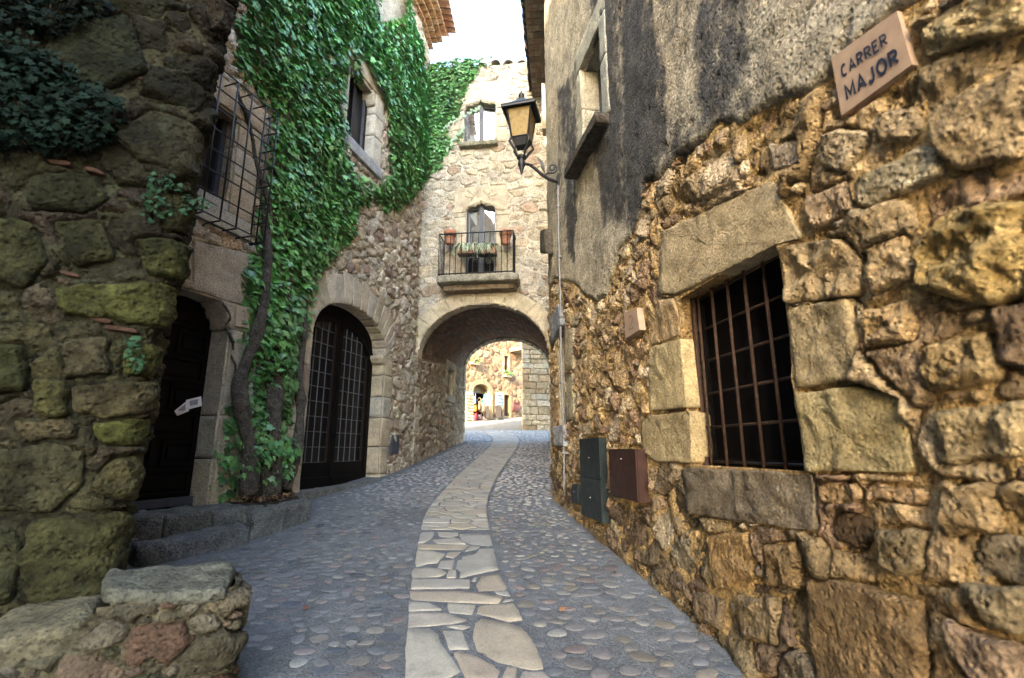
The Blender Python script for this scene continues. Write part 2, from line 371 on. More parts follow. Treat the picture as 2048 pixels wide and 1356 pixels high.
def darts(s0, s1, z0, z1, radf, asp, sizes, tries, r):
    BUF = np.zeros((30000, 4)); L = []
    for f in sizes:
        for _ in range(int(tries)):
            s, z = r.uniform(s0, s1), r.uniform(z0, z1); rad = radf(s, z)*f*r.uniform(.85, 1.15)
            if len(L):
                A = BUF[:len(L)]
                if np.any(((A[:,0]-s)/asp)**2 + (A[:,1]-z)**2 < (.80*(A[:,2]+rad))**2): continue
            BUF[len(L)] = (s, z, rad, 0); L.append((s, z, rad, 0))
    return np.array(L)

def rubble(parent, W, sv, zv, radf, colf, mort_col, mat, mmat, holes=(), blocks=(), regionf=None, asp=1.35, sizes=(1.6,1.25,1.0,.75,.55,.4,.3),
           tries=900, Hs=(.02,.05), gap=.006, bev=.03, rough=.012, pack=1.12, k=2.6, seed=1, keep=300, name='stone', mname='mortar_bed', warp=.35, rotj=.25, tiltj=.10, coarse=2, mrough=.012, vcol=.18, below=None, slope=0.0, ridge=1.3, void=0.0):
    r = np.random.default_rng(seed); S, Z = np.meshgrid(sv, zv); nz, ns = S.shape
    seeds = darts(sv[0], sv[-1], zv[0], zv[-1], radf, asp, sizes, tries, r)
    rm = np.median(seeds[:,2])
    Sw = S + warp*rm*fbm(S, Z, f=.9/rm, o=3, seed=seed); Zw = Z + warp*rm*.8*fbm(S, Z, f=.9/rm, o=3, seed=seed+31)
    F1 = np.full(S.shape, 3.0); F2 = np.full(S.shape, 3.0); ID = np.full(S.shape, -1)
    for i, (s, z, rad, _) in enumerate(seeds):
        a0, a1 = np.searchsorted(sv, (s-2.2*rad*asp, s+2.2*rad*asp)); b0, b1 = np.searchsorted(zv, (z-2.2*rad, z+2.2*rad))
        if a1 <= a0 or b1 <= b0: continue
        wdw = (slice(b0, b1), slice(a0, a1)); th = r.normal(0, rotj) + slope; ds, dz = Sw[wdw]-s, Zw[wdw]-z
        ax = asp*r.uniform(.75, 1.2); u = (ds*math.cos(th)+dz*math.sin(th))/(rad*ax); v = (-ds*math.sin(th)+dz*math.cos(th))/(rad)
        kk = k*r.uniform(.85, 1.3); d = (np.abs(u)**kk+np.abs(v)**kk)**(1/kk); f1 = F1[wdw]; bt = d < f1
        F2[wdw] = np.where(bt, f1, np.minimum(F2[wdw], d)); ID[wdw] = np.where(bt, i, ID[wdw]); F1[wdw] = np.where(bt, d, f1)
    rid = seeds[np.maximum(ID, 0), 2]
    e = np.minimum((F2-F1)*.5, pack*1.25-F1)*rid; e[ID < 0] = -1
    P = np.stack([S, Z], -1); hole = np.zeros(S.shape, bool)
    for q in list(holes)+list(blocks):
        q = np.asarray(q); lo, hi = q.min(0)-.25, q.max(0)+.25
        a0, a1 = np.searchsorted(sv, (lo[0], hi[0])); b0, b1 = np.searchsorted(zv, (lo[1], hi[1])); wdw = (slice(b0, b1), slice(a0, a1))
        if a1 <= a0 or b1 <= b0: continue
        sd = psd(P[wdw], q); e[wdw] = np.minimum(e[wdw], -sd-.004)
        if any(q is h for h in holes): hole[wdw] |= sd > -.01
    if regionf is not None: e = np.minimum(e, regionf(S, Z, P))
    e[[0,-1],:] = -1; e[:,[0,-1]] = -1
    own = e > gap
    bv = np.minimum(bev, rid*.75); t = np.clip((e-gap)/bv, 0, 1); pr = np.sqrt(np.clip(1-(1-t)**2, 0, 1))
    Hi = r.uniform(*Hs, len(seeds)); tl = r.normal(0, tiltj, (len(seeds), 2)); ii = np.maximum(ID, 0)
    mh = mrough*fbm(S, Z, f=9, o=4, seed=seed+77, g=.6) + mrough*1.2*fbm(S, Z, f=1.6, o=2, seed=seed+78)
    if void: mh = mh - void*sstep(.12, .5, fbm(S, Z, f=5.5, o=3, seed=seed+80))
    tl2 = r.normal(0, tiltj*2.2, (len(seeds), 2)); t2 = np.clip((S-seeds[ii,0])*tl2[ii,0]+(Z-seeds[ii,1])*tl2[ii,1], -.05, .05)+.010
    tp = np.clip((S-seeds[ii,0])*tl[ii,0]+(Z-seeds[ii,1])*tl[ii,1], -.03, .03)
    offs = r.uniform(0, 40, len(seeds))[ii]; tp = np.minimum(tp, t2)
    rg = .30-np.abs(fbm(S, Z, offs, f=7.5, o=3, seed=seed+6, g=.55))
    nz1 = fbm(S, Z, offs, f=5.5, o=3, seed=seed+3, g=.6); nz2 = fbm(S, Z, offs, f=24, o=3, seed=seed+4, g=.65)
    h = np.maximum(mh, -.02)*.4 + Hi[ii]*pr + tp*pr + (rough*nz1*.8 + rough*nz2*.8 + rough*ridge*rg)*np.clip(pr*1.5, .25, 1)
    base = np.array([colf(r, s, z) for s, z, _, _ in seeds])
    tone = 1 + vcol*fbm(S, Z, offs, f=9, o=4, seed=seed+9)*1.6
    V3 = W.map(S, Z, np.where(own, h, mh-.03)).reshape(nz, ns, 3)
    # the mortar sheet, full under the stones
    mzi, msi = np.arange(0, nz, coarse), np.arange(0, ns, coarse); hm = mh - .03*(e > gap+.025)
    MV = W.map(S[np.ix_(mzi, msi)], Z[np.ix_(mzi, msi)], hm[np.ix_(mzi, msi)]); a, b = len(mzi), len(msi)
    q = (np.arange(a-1)[:,None]*b + np.arange(b-1)[None]).ravel(); MF = np.stack([q, q+1, q+b+1, q+b], 1)
    hc = hole[np.ix_(mzi, msi)].ravel(); MF = MF[~(hc[MF].sum(1) >= 3)]
    if below is not None:
        sc, zc = S[np.ix_(mzi, msi)].ravel(), Z[np.ix_(mzi, msi)].ravel(); bad = below(sc, zc); MF = MF[~bad[MF].all(1)]
    flip = np.dot(np.cross(MV[1]-MV[0], MV[b]-MV[0]), W.map(sv[0], zv[0], 1)[0]-W.map(sv[0], zv[0], 0)[0]) < 0
    mc = np.asarray(mort_col)*(1+.22*fbm(S, Z, f=3, o=4, seed=seed+12))[np.ix_(mzi, msi)].ravel()[:,None]
    mort = mk(mname, MV, MF[:, ::-1] if flip else MF, mmat, parent, mc)
    out = []
    for i in np.unique(ID[own]):
        s, z, rad, _ = seeds[i]
        a0, a1 = np.searchsorted(sv, (s-2.4*rad*asp, s+2.4*rad*asp)); b0, b1 = np.searchsorted(zv, (z-2.4*rad, z+2.4*rad)); a0, b0 = max(a0-1, 0), max(b0-1, 0)
        wdw = (slice(b0, b1+1), slice(a0, a1+1)); o = own[wdw] & (ID[wdw] == i)
        if o.sum() < 5: continue
        qd = o[:-1,:-1] | o[1:,:-1] | o[:-1,1:] | o[1:,1:]
        if below is not None:
            bm_ = below(S[wdw], Z[wdw]); qd &= ~(bm_[:-1,:-1] & bm_[1:,1:])
        idx = -np.ones(o.shape, int); use = np.zeros(o.shape, bool)
        use[:-1,:-1] |= qd; use[1:,:-1] |= qd; use[:-1,1:] |= qd; use[1:,1:] |= qd
        if not use.any(): continue
        idx[use] = np.arange(use.sum()); Vv = V3[wdw].copy()
        lift = use & ~o                           # skirt below the mortar
        Vv[lift] = W.map(S[wdw][lift], Z[wdw][lift], mh[wdw][lift]-.03)
        Fv = np.stack([idx[:-1,:-1][qd], idx[:-1,1:][qd], idx[1:,1:][qd], idx[1:,:-1][qd]], 1)
        cc = base[i]*tone[wdw][use][:,None]
        Vu = Vv[use]; x, y, d = project(Vu.mean(0)); vis = (-60 < x[0] < 2108) and (-60 < y[0] < 1416) and d[0] > 0
        out.append(((qd.sum()*1.0*rad*0 + rad*rad)/(d[0]**2+.1)*(1 if vis else .001), Vu, Fv[:, ::-1] if flip else Fv, cc))
    out.sort(key=lambda t: -t[0])
    for _, Vu, Fv, cc in out[:keep]: mk(name, Vu, Fv, mat, parent, cc)
    if len(out) > keep:
        n = 0; VV = []; FF = []; CC = []
        for _, Vu, Fv, cc in out[keep:]: VV.append(Vu); FF.append(Fv+n); CC.append(cc); n += len(Vu)
        o = mk('small_stones', np.concatenate(VV), np.concatenate(FF), mat, parent, np.concatenate(CC)); o['kind'] = 'stuff'
    return mort
def grow(a, b, d0, d1):             # grid lines whose spacing grows from d0 to d1
    out = [a]
    while out[-1] < b: t = (out[-1]-a)/(b-a); out.append(out[-1]+d0+(d1-d0)*t)
    return np.array(out)
def pick(r, cols, jit=.15):
    c = np.array(cols[r.integers(len(cols))]); return c*(1+r.uniform(-jit, jit))*(1+r.uniform(-.015, .015, 3))
def rock(parent, name, quad, z0, z1, col, mat, r=.04, amp=.02, n=10, seed=None, top=None, f=6.0):
    """a rough block over a ground quad (4 xy points, counter-clockwise); z0/z1 numbers or 4 values"""
    seed = int(rng.integers(1e6)) if seed is None else seed; q = np.array(quad, float)
    z0 = np.broadcast_to(np.asarray(z0, float), (4,)); z1 = np.broadcast_to(np.asarray(z1, float), (4,))
    dx = np.linalg.norm(q[1]-q[0]); dy = np.linalg.norm(q[3]-q[0]); dz = float((z1-z0).mean()); D = np.array([dx, dy, dz])/2
    V = []; F = []; c = 0
    for ax in range(3):
        for sg in (-1, 1):
            o = [i for i in range(3) if i != ax]; nn = [max(3, int(n*D[i]*2/max(D*2))) for i in o]
            A, B = np.meshgrid(np.linspace(-1, 1, nn[0]+1), np.linspace(-1, 1, nn[1]+1)); p = np.zeros((A.size, 3)); p[:,o[0]] = A.ravel(); p[:,o[1]] = B.ravel(); p[:,ax] = sg
            p = p*D; inn = np.clip(p, -(D-r), D-r); d = p-inn; l = np.linalg.norm(d, axis=1)[:,None]; p = inn + d/np.maximum(l, 1e-9)*np.minimum(l, r); 
            V.append(p/D); w_ = nn[0]+1
            for j in range(nn[1]):
                for i in range(nn[0]): f_ = [c+j*w_+i, c+j*w_+i+1, c+(j+1)*w_+i+1, c+(j+1)*w_+i]; F.append(f_ if (sg > 0) == (ax != 1) else f_[::-1])
            c += A.size
    V = np.concatenate(V); a, b, t = (V.T+1)/2
    w4 = np.stack([(1-a)*(1-b), a*(1-b), a*b, (1-a)*b], 1); xy = w4@q; z = (w4@z0)*(1-t)+(w4@z1)*t; P = np.c_[xy, z]
    nv = np.stack([fbm(P[:,0], P[:,1], P[:,2], f=f, o=4, seed=seed+i*7, g=.55) for i in range(3)], 1); P = P + amp*nv
    return mk(name, P, F, mat, parent, np.asarray(col)*(1+.2*fbm(P[:,0], P[:,1], P[:,2], f=5, o=3, seed=seed+50))[:,None])

# ================================================================== the ground, path and cobbles
R_ = Wall([(2.48,-4.0),(1.84,0.0),(1.35,3.06),(0.935,5.65),(0.75,6.9),(0.63,7.55),(0.66,8.2),(0.80,9.6),(0.98,11.4)], 1)
L_ = Wall([(-4.75,2.6),(-4.05,4.3),(-3.45,5.9),(-3.0,7.9),(-2.33,10.28),(-2.24,11.55)], -1, 2)
A_ = Wall([(-3.2,11.55),(2.2,10.85)], -1, 0)
G_ = Wall([(-5.6,1.45),(-2.45,2.78),(-2.15,2.92),(-2.36,3.22),(-3.1,4.1),(-4.4,5.2)], -1, 3, .05)
P_ = Wall([(-4.6,1.35),(-1.9,2.44),(-1.40,2.60),(-1.36,2.78),(-1.62,3.12),(-2.3,3.5)], -1)

def ncat(*a): return np.unique(np.concatenate(a))
gx = ncat(np.linspace(-80,-5,20), np.arange(-5,2.6,.045), np.linspace(2.6,80,20)); gy = ncat(np.linspace(-60,1,16), np.arange(1,20,.05), np.linspace(20,40,25), np.linspace(40,160,12))
X, Y = np.meshgrid(gx, gy); near = (np.abs(X+1.2) < 3.9) & (Y > 1) & (Y < 20)
hh = np.where(near, .010*fbm(X, Y, f=1.3, o=3, seed=4) + .006*fbm(X, Y, f=11, o=3, seed=5), 0.0)
GV = GROUND.map(X, Y, hh); b_ = len(gx); q_ = (np.arange(len(gy)-1)[:,None]*b_ + np.arange(b_-1)[None]).ravel()
gcol = np.array([.134,.139,.146])*(1+.25*fbm(X.ravel(), Y.ravel(), f=.9, o=4, seed=6))[:,None]*np.where((np.abs(X.ravel()+.3) < 60), 1, 1)[:,None]
plz = sstep(18.5, 20.5, Y.ravel())[:,None]; gcol = gcol*(1-plz) + np.array([.20,.18,.15])*plz
street = mk('street', GV, np.stack([q_, q_+1, q_+b_+1, q_+b_], 1), M['cement'], None, gcol, True, loc=(0,0,0)); tag(street, 'grey cement street bed sloping up to the archway', 'street', kind='structure')

# path edges read off the photograph, laid on the ground
EDGE = [(1356,808,1092),(1300,814,1072),(1250,817,1046),(1200,819,1025),(1150,824,1008),(1100,833,990),(1060,840,980),(1031,848,973),(1000,870,975),(985,885,980),(950,916,997),(915,957,1022),(895,978,1035),(880,987,1040),(872,982,1032),(864,968,1008)]
el = np.array([GROUND.hit(a, y) for y, a, b in EDGE]); er = np.array([GROUND.hit(b, y) for y, a, b in EDGE])
el = np.r_[[el[0]+(el[0]-el[1])*k for k in (6,3)], el]; er = np.r_[[er[0]+(er[0]-er[1])*k for k in (6,3)], er]
mid = (el+er)/2; tt = np.r_[0, np.cumsum(np.hypot(*np.diff(mid, axis=0).T))]
def resm(p):
    n = 160; ts = np.linspace(0, tt[-1], n); q = np.c_[np.interp(ts, tt, p[:,0]), np.interp(ts, tt, p[:,1])]
    k = np.ones(9)/9; return np.c_[np.convolve(np.pad(q[:,0], 4, 'edge'), k, 'valid'), np.convolve(np.pad(q[:,1], 4, 'edge'), k, 'valid')]
el, er = resm(el), resm(er); TL = np.linspace(0, tt[-1], len(el)); PLEN = tt[-1]
def strip(t, w): 
    t = np.asarray(t, float); w = np.asarray(w, float)
    a = np.stack([np.interp(t, TL, el[:,0]), np.interp(t, TL, el[:,1])], -1); b = np.stack([np.interp(t, TL, er[:,0]), np.interp(t, TL, er[:,1])], -1)
    return a*(1-w[...,None]) + b*w[...,None]
tg, wg = np.meshgrid(np.linspace(0, PLEN, 300), np.linspace(0, 1, 7)); xy = strip(tg.ravel(), wg.ravel()); pv = GROUND.map(xy[:,0], xy[:,1], .012)
q_ = (np.arange(6)[:,None]*300 + np.arange(299)[None]).ravel()
path = mk('path', pv, np.stack([q_+300, q_+301, q_+1, q_], 1), M['cement'], None, np.array([.125,.130,.140]), True, loc=(0,0,0)); tag(path, 'winding strip of pale stone slabs up the middle of the street', 'path', kind='structure')
TR = [[(190,30),(305,28),(310,60),(290,95),(215,135),(165,135)],[(345,30),(530,35),(535,60),(470,82),(360,75)],[(295,100),(500,82),(545,95),(600,148),(340,138)],[(545,55),(700,48),(825,60),(850,165),(650,148),(560,100)],
[(165,145),(640,152),(580,198),(160,190)],[(605,195),(650,160),(740,170),(690,195),(600,212)],[(150,200),(240,195),(410,235),(400,255),(340,320),(250,325),(150,355),(138,290)],[(435,220),(560,215),(490,275),(415,262)],
[(375,300),(500,290),(480,378),(340,365)],[(535,255),(700,205),(730,185),(855,182),(905,380),(780,405),(540,460),(555,400),(510,365)],[(125,365),(250,362),(370,375),(430,412),(360,445),(110,452),(105,400)],[(440,388),(510,382),(515,458),(428,458)],
[(110,460),(640,468),(635,550),(400,555),(95,562)],[(670,455),(710,445),(695,485),(655,488)],[(740,445),(910,425),(945,490),(980,545),(960,570),(720,578),(700,525)],[(90,575),(500,580),(790,605),(950,645),(900,695),(600,685),(90,660)],
[(865,580),(985,582),(1015,625),(900,612)],[(960,660),(1030,650),(1045,665),(940,682)],[(85,675),(270,685),(390,755),(85,765),(80,740)],[(430,692),(695,710),(660,795),(450,778)],[(715,712),(1035,690),(1090,760),(1120,845),(1000,862),(700,785)],
[(80,775),(430,780),(615,850),(500,880),(75,918)],[(415,905),(570,890),(655,910),(570,935)],[(70,930),(270,930),(345,980),(365,1060),(440,1150),(550,1320),(520,1345),(400,1400),(40,1400),(50,1130)],[(390,945),(570,945),(635,1115),(450,1120)],
[(685,880),(740,838),(1000,885),(1120,930),(1210,1030),(1310,1250),(1310,1300),(1220,1310),(900,1240),(700,1130),(670,1010)],[(490,1150),(540,1135),(700,1180),(860,1260),(920,1320),(880,1400),(600,1400),(550,1280)],[(985,1275),(1080,1290),(1060,1400),(930,1400)],[(1110,1320),(1330,1330),(1380,1400),(1100,1400)]]
SLABC = [(.292,.268,.228),(.305,.280,.238),(.280,.260,.228),(.312,.282,.235),(.300,.258,.205),(.275,.260,.232)]
NSL = [0]; SLR = MB()
def slab(poly):
    NSL[0] += 1; far = NSL[0] > 298
    r_ = block(path, 'paving_slab', GROUND, poly, H=.0175, depth=.01, bevel=.006, rough=.004, col=pick(rng, SLABC, .10), mat=M['slab'], sp=.035, rings=3, jit=.0019, dcol=.14, raw=far)
    if far: SLR.add(*r_)
for k, p in enumerate(TR):
    slab(GROUND.hitpoly([(800+a/4.5806, 1060+b/4.5806) for a, b in p]))
def clip(poly, n, c):          # keep the side where n.x <= c
    out = []
    for a, b in zip(poly, np.roll(poly, -1, 0)):
        da, db = a@n-c, b@n-c
        if da <= 0: out.append(a)
        if da*db < 0: out.append(a+(b-a)*da/(da-db))
    return np.array(out)
def rows(t0, t1, gap=.019):
    W0 = .86; r = np.random.default_rng(int(t0*100)+3); pts = []; PB_ = np.zeros((4001,3)); asp_ = np.array([1.55, 1.0])      # (along, across); cells stretch across the path
    for _ in range(4000):
        q = np.array([r.uniform(t0, t1), r.uniform(.02, .98)*W0]); rad = r.choice([.10,.15,.20,.26], p=[.25,.35,.25,.15])
        if not pts or np.all((((PB_[:len(pts),:2]-q)*asp_)**2).sum(1) > (.72*(rad+PB_[:len(pts),2]))**2): PB_[len(pts)] = (*q, rad); pts.append((q, rad))
    P0 = np.array([o for o, _ in pts]); Rd = np.array([ro for _, ro in pts])
    for k in np.argsort(P0[:,0]):
        poly = np.array([(t0, .006), (t1, .006), (t1, W0-.006), (t0, W0-.006)]); near_ = np.where(np.hypot(*((P0-P0[k])*asp_).T) < 1.3)[0]
        for m_ in near_:
            if m_ == k or len(poly) < 3: continue
            d = (P0[m_]-P0[k])*asp_**2; mid_ = P0[k]+(P0[m_]-P0[k])*Rd[k]/(Rd[k]+Rd[m_]); ln = np.hypot(*d); n_ = d/ln; poly = clip(poly, n_, n_@mid_-gap*.5)
        if len(poly) >= 3 and .5*abs(np.sum(poly[:,0]*np.roll(poly[:,1],-1)-np.roll(poly[:,0],-1)*poly[:,1])) > .004: slab(strip(poly[:,0], poly[:,1]/W0))
tn = float(np.interp(GROUND.hit(905,1062)[1], mid[:,1][:len(mid)], tt[:len(mid)])); tf = float(np.interp(GROUND.hit(950,1362)[1], mid[:,1], tt))
rows(.02, tf-.02); rows(tn, PLEN); SLR.build('paving_slabs', M['slab'], path, True, recalc=False)['kind'] = 'stuff'

# cobbles: river pebbles set in the cement on both sides of the path
def inpath(x, y, m=.03):
    cx = np.interp(y, mid[:,1], mid[:,0]); i = np.argmin(np.hypot(el[:,0]-x, el[:,1]-y)); return None
polyp = np.r_[el, er[::-1]]
tx = rng.uniform(-4.2, 1.9, 60000); ty = rng.uniform(1.7, 21.5, 60000)
lx = np.interp(ty, np.r_[2.0,3.1,3.4,4.8,5.5,6.5,6.8,7.5,10.2,11.5,16.6,21.5], np.r_[-1.35,-1.25,-1.7,-3.1,-2.72,-2.5,-2.62,-2.88,-2.22,-2.1,-1.45,-4.0])
rx = np.interp(ty, np.r_[0,1.84*0+3.06,5.65,7.5,8.2,11.4,16.6,21.5], np.r_[1.80,1.31,.90,.60,.64,.95,1.2,1.6])
ok = (tx > lx+.09) & (tx < rx-.05); pd = psd(np.stack([tx, ty], -1), polyp); ok &= pd < -.045
tx, ty, pdk = tx[ok], ty[ok], pd[ok]
cell = {}; CB = []
for x, y in zip(tx, ty):
    right = x > np.interp(y, mid[:,1], mid[:,0]); a = (rng.uniform(.026,.050) if y > 4.9 else rng.uniform(.036,.072) if right else rng.uniform(.030,.066)); k = (int(x/.13), int(y/.13)); bad = False
    for i in (-1,0,1):
        for j in (-1,0,1):
            for (x2, y2, a2) in cell.get((k[0]+i, k[1]+j), ()):
                if ((x-x2)/1.15)**2 + ((y-y2)/.92)**2 < ((1.02 if right else 1.06)*(a+a2))**2: bad = True
    if bad: continue
    cell.setdefault(k, []).append((x, y, a)); CB.append((x, y, a, right))
CBC_L = [(.20,.205,.22),(.23,.23,.235),(.19,.20,.22),(.245,.205,.20),(.22,.20,.205),(.27,.27,.265),(.20,.205,.215),(.25,.235,.215),(.11,.125,.15),(.21,.215,.23)]
CBC_R = [(.225,.215,.21),(.26,.245,.225),(.19,.195,.21),(.225,.185,.18),(.21,.195,.195),(.30,.29,.27),(.25,.225,.19),(.16,.17,.19),(.22,.21,.21)]
th = np.arange(12)*2*np.pi/12; prof = [(1.0,-.35),(.96,.12),(.80,.55),(.48,.88),(0,1.0)]
def pebble(x, y, a, right):
    rot = rng.normal(0, .5); el_ = rng.uniform(1.05, 1.6); jx = 1 + .10*np.sin(2*th+rng.uniform(0,6)) + .07*np.sin(3*th+rng.uniform(0,6))
    hgt = rng.uniform(.004,.010) if right else rng.uniform(.002,.006); V = []
    for f, z in prof[:-1]:
        px_, py_ = a*el_**.5*f*np.cos(th)*jx, a/el_**.5*f*np.sin(th)*jx; c, s = math.cos(rot), math.sin(rot)
        V.append(GROUND.map(x+px_*c-py_*s, y+px_*s+py_*c, hgt*z+.003))
    V.append(GROUND.map(x, y, hgt+.003)); F = [[i*12+j, i*12+(j+1)%12, (i+1)*12+(j+1)%12, (i+1)*12+j] for i in range(3) for j in range(12)] + [[36+j, 36+(j+1)%12, 48] for j in range(12)]
    return np.concatenate(V), F, pick(rng, CBC_R if right else CBC_L, .16)*(.67+.75*float(sstep(5.5,10,y)))  # far cobbles lightened: wet sheen painted into the colour
CB.sort(key=lambda c: c[1] + 8*(not (-60 < project(GROUND.map(c[0], c[1]))[0][0] < 2100 and project(GROUND.map(c[0], c[1]))[1][0] < 1380)))
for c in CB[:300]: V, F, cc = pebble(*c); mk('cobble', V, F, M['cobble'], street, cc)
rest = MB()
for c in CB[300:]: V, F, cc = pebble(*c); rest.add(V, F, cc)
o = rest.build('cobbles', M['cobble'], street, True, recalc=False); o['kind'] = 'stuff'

# ================================================================== right: the ochre house
RW = thing('ochre_stone_house', 'ochre rubble house with crumbling grey render, barred window and tiled eave', 'house', (1.6,2,0))
OCH = [(.48,.330,.165),(.53,.370,.195),(.45,.320,.175),(.55,.405,.235),(.42,.280,.135),(.49,.375,.235),(.39,.270,.150),(.53,.350,.165),(.46,.360,.240),(.33,.215,.130),(.41,.265,.155)]
OLOW = [(.33,.235,.125),(.38,.27,.145),(.26,.19,.115),(.40,.295,.165),(.30,.205,.13),(.23,.165,.11),(.33,.265,.17)]
sR = lambda y: R_.s_at_y(y)
pl_low = R_.hitpoly([(1905,-30),(1850,5),(1800,30),(1700,105),(1660,160),(1612,188),(1551,205),(1491,248),(1441,248),(1411,281),(1351,321),(1321,356),(1293,365),(1281,431),(1265,476),(1240,503),(1215,590),(1195,602),(1175,592),(1155,570),(1130,562),(1112,557)])
PLAS = np.r_[[(pl_low[0,0], 9.9)], pl_low, [(sR(11.3), 4.3), (sR(11.3), 9.9)]]
winR = R_.hitpoly([(1354,590),(1557,488),(1612,946),(1384,931)]); wz0, wz1 = winR[2:,1].mean(), winR[:2,1].mean(); ws0, ws1 = winR[1:3,0].mean(), winR[[0,3],0].mean()
winR = rect(ws0, ws1, wz0, wz1)
winF = rect(R_.hit(1131,745)[0], R_.hit(1117,745)[0], R_.hit(1124,852)[1], R_.hit(1124,655)[1])
winU = rect(sR(4.93), sR(5.65), 5.12, 6.42)
HOLES = [winR, winF, winU]
def hp(pts): return R_.hitpoly(pts)
dress = [  # (outline px, proud, rough, colour)
 ([(1321,587),(1328,464),(1546,361),(1606,476),(1559,487),(1356,590)], .05, .006, (.47,.38,.25)),
 ([(1318,598),(1352,596),(1362,672),(1300,690)], .04, .014, (.44,.32,.19)), ([(1300,696),(1364,676),(1378,816),(1302,822)], .045, .01, (.45,.36,.21)), ([(1286,833),(1380,822),(1386,926),(1316,924),(1288,899)], .045, .012, (.43,.34,.20)),
 ([(1373,936),(1500,940),(1632,950),(1636,1062),(1500,1044),(1383,1027)], .06, .018, (.20,.165,.125)),
 ([(1566,500),(1610,484),(1700,478),(1728,520),(1722,590),(1576,608)], .05, .035, (.43,.32,.19)), ([(1580,618),(1701,596),(1718,680),(1712,756),(1598,778)], .05, .014, (.42,.33,.20)), ([(1600,788),(1724,771),(1807,798),(1832,945),(1620,944)], .055, .016, (.42,.34,.19))]
big = [([(1640,967),(1718,962),(1722,1000),(1645,1006)],.03,.02,(.42,.30,.18)), ([(1732,967),(1852,975),(1848,1004),(1735,1000)],.03,.02,(.45,.31,.18)), ([(1672,1022),(1740,1032),(1752,1080),(1715,1098),(1664,1070)],.015,.02,(.075,.05,.03)),
 ([(1625,1165),(1700,1158),(1845,1195),(1868,1330),(1850,1400),(1650,1400),(1622,1250)],.06,.02,(.24,.165,.09)), ([(1937,1165),(2060,1180),(2060,1275),(1985,1250)],.07,.03,(.30,.245,.16)), ([(1905,1238),(2040,1290),(2060,1375),(1965,1370),(1910,1300)],.07,.03,(.30,.22,.16)),
 ([(1877,228),(2060,120),(2060,312),(1927,343),(1890,290)],.07,.02,(.36,.27,.16)), ([(1720,362),(1850,292),(1890,312),(1898,350),(1742,418),(1722,400)],.055,.022,(.42,.36,.25)), ([(1648,272),(1700,255),(1740,272),(1740,300),(1700,345),(1650,335)],.05,.03,(.45,.36,.24)),
 ([(1540,290),(1602,278),(1612,325),(1550,348)],.04,.01,(.46,.37,.28)), ([(1762,238),(1838,207),(1858,258),(1800,292),(1768,268)],.05,.03,(.40,.31,.20)), ([(1848,62),(1935,5),(2060,-30),(2060,60),(1930,98),(1856,128)],.06,.03,(.38,.30,.17)),
 ([(1615,392),(1704,362),(1714,425),(1628,455)],.04,.025,(.46,.34,.23)), ([(1842,500),(1900,432),(2060,400),(2060,600),(1950,610),(1852,572)],.06,.055,(.37,.27,.12)), ([(1730,620),(1830,600),(1838,680),(1740,700)],.045,.04,(.44,.31,.17)), ([(1735,500),(1825,470),(1832,560),(1745,590)],.045,.035,(.46,.34,.20)),
 ([(1850,700),(1990,660),(2010,760),(1870,790)],.06,.04,(.40,.29,.15)), ([(1880,820),(2060,800),(2060,910),(1890,925)],.06,.035,(.37,.29,.17)), ([(1760,1050),(1860,1060),(1850,1150),(1770,1140)],.05,.03,(.27,.21,.125)), ([(1420,1070),(1500,1060),(1515,1160),(1440,1180)],.05,.022,(.30,.20,.10)), ([(1890,960),(1990,970),(2000,1060),(1900,1070)],.06,.03,(.31,.225,.125)),
 ([(1530,1090),(1600,1085),(1608,1180),(1540,1170)],.05,.03,(.26,.18,.095)), ([(1480,1190),(1560,1200),(1560,1290),(1490,1270)],.05,.03,(.24,.185,.115)), ([(1390,1180),(1450,1195),(1450,1260),(1400,1240)],.05,.025,(.21,.16,.11))]
BL = [hp(d[0]) for d in dress+big]
smallst = [([(1108,690),(1106,640),(1126,608),(1131,650)], .06, .012, (.24,.24,.25)), ([(1113,853),(1136,849),(1137,893),(1115,893)], .06, .02, (.36,.35,.35)), ([(1134,660),(1150,655),(1151,740),(1135,742)], .03, .012, (.42,.34,.22)), ([(1135,748),(1151,745),(1153,840),(1137,842)], .03, .012, (.40,.33,.22))]
BL += [hp(d[0]) for d in smallst]
# plaques and boxes stand clear of the stones
BOXR = dict(green=hp([(1172,878),(1214,878),(1217,1040),(1180,1030)]), brown=hp([(1238,898),(1288,898),(1302,1005),(1244,985)]), tiny=hp([(1153,970),(1165,970),(1167,1010),(1155,1003)]), two=hp([(1259,623),(1288,612),(1294,660),(1262,678)]))
BL.append(hp([(1690,245),(1848,135),(1815,15),(1668,115)]))
def bbox(q): return rect(q[:,0].min(), q[:,0].max(), q[:,1].min(), q[:,1].max())
for k_ in ('green','brown','tiny','two'):
    q_ = bbox(BOXR[k_]); BL.append(rect(q_[0,0]-.03, q_[1,0]+.03, q_[0,1]-.03, q_[2,1]+.03))
def regR(S, Z, P): return np.minimum(-psd(P, PLAS)-.01, Z-(gz(np.interp(S, R_.S, R_.Y))-.06))
def radR(s, z):
    y = np.interp(s, R_.S, R_.Y); near = 1-sstep(2.2, 4.6, y)
    return (.056 + .074*near)*(1.1 if z < 1.3 else 1)
def colR(r, s, z):
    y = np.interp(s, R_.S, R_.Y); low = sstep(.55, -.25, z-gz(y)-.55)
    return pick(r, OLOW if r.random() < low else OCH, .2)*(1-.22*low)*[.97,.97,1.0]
svR = grow(sR(.7), sR(9.4), .0135, .028); zvR = np.arange(-.05, 4.55, .0155)
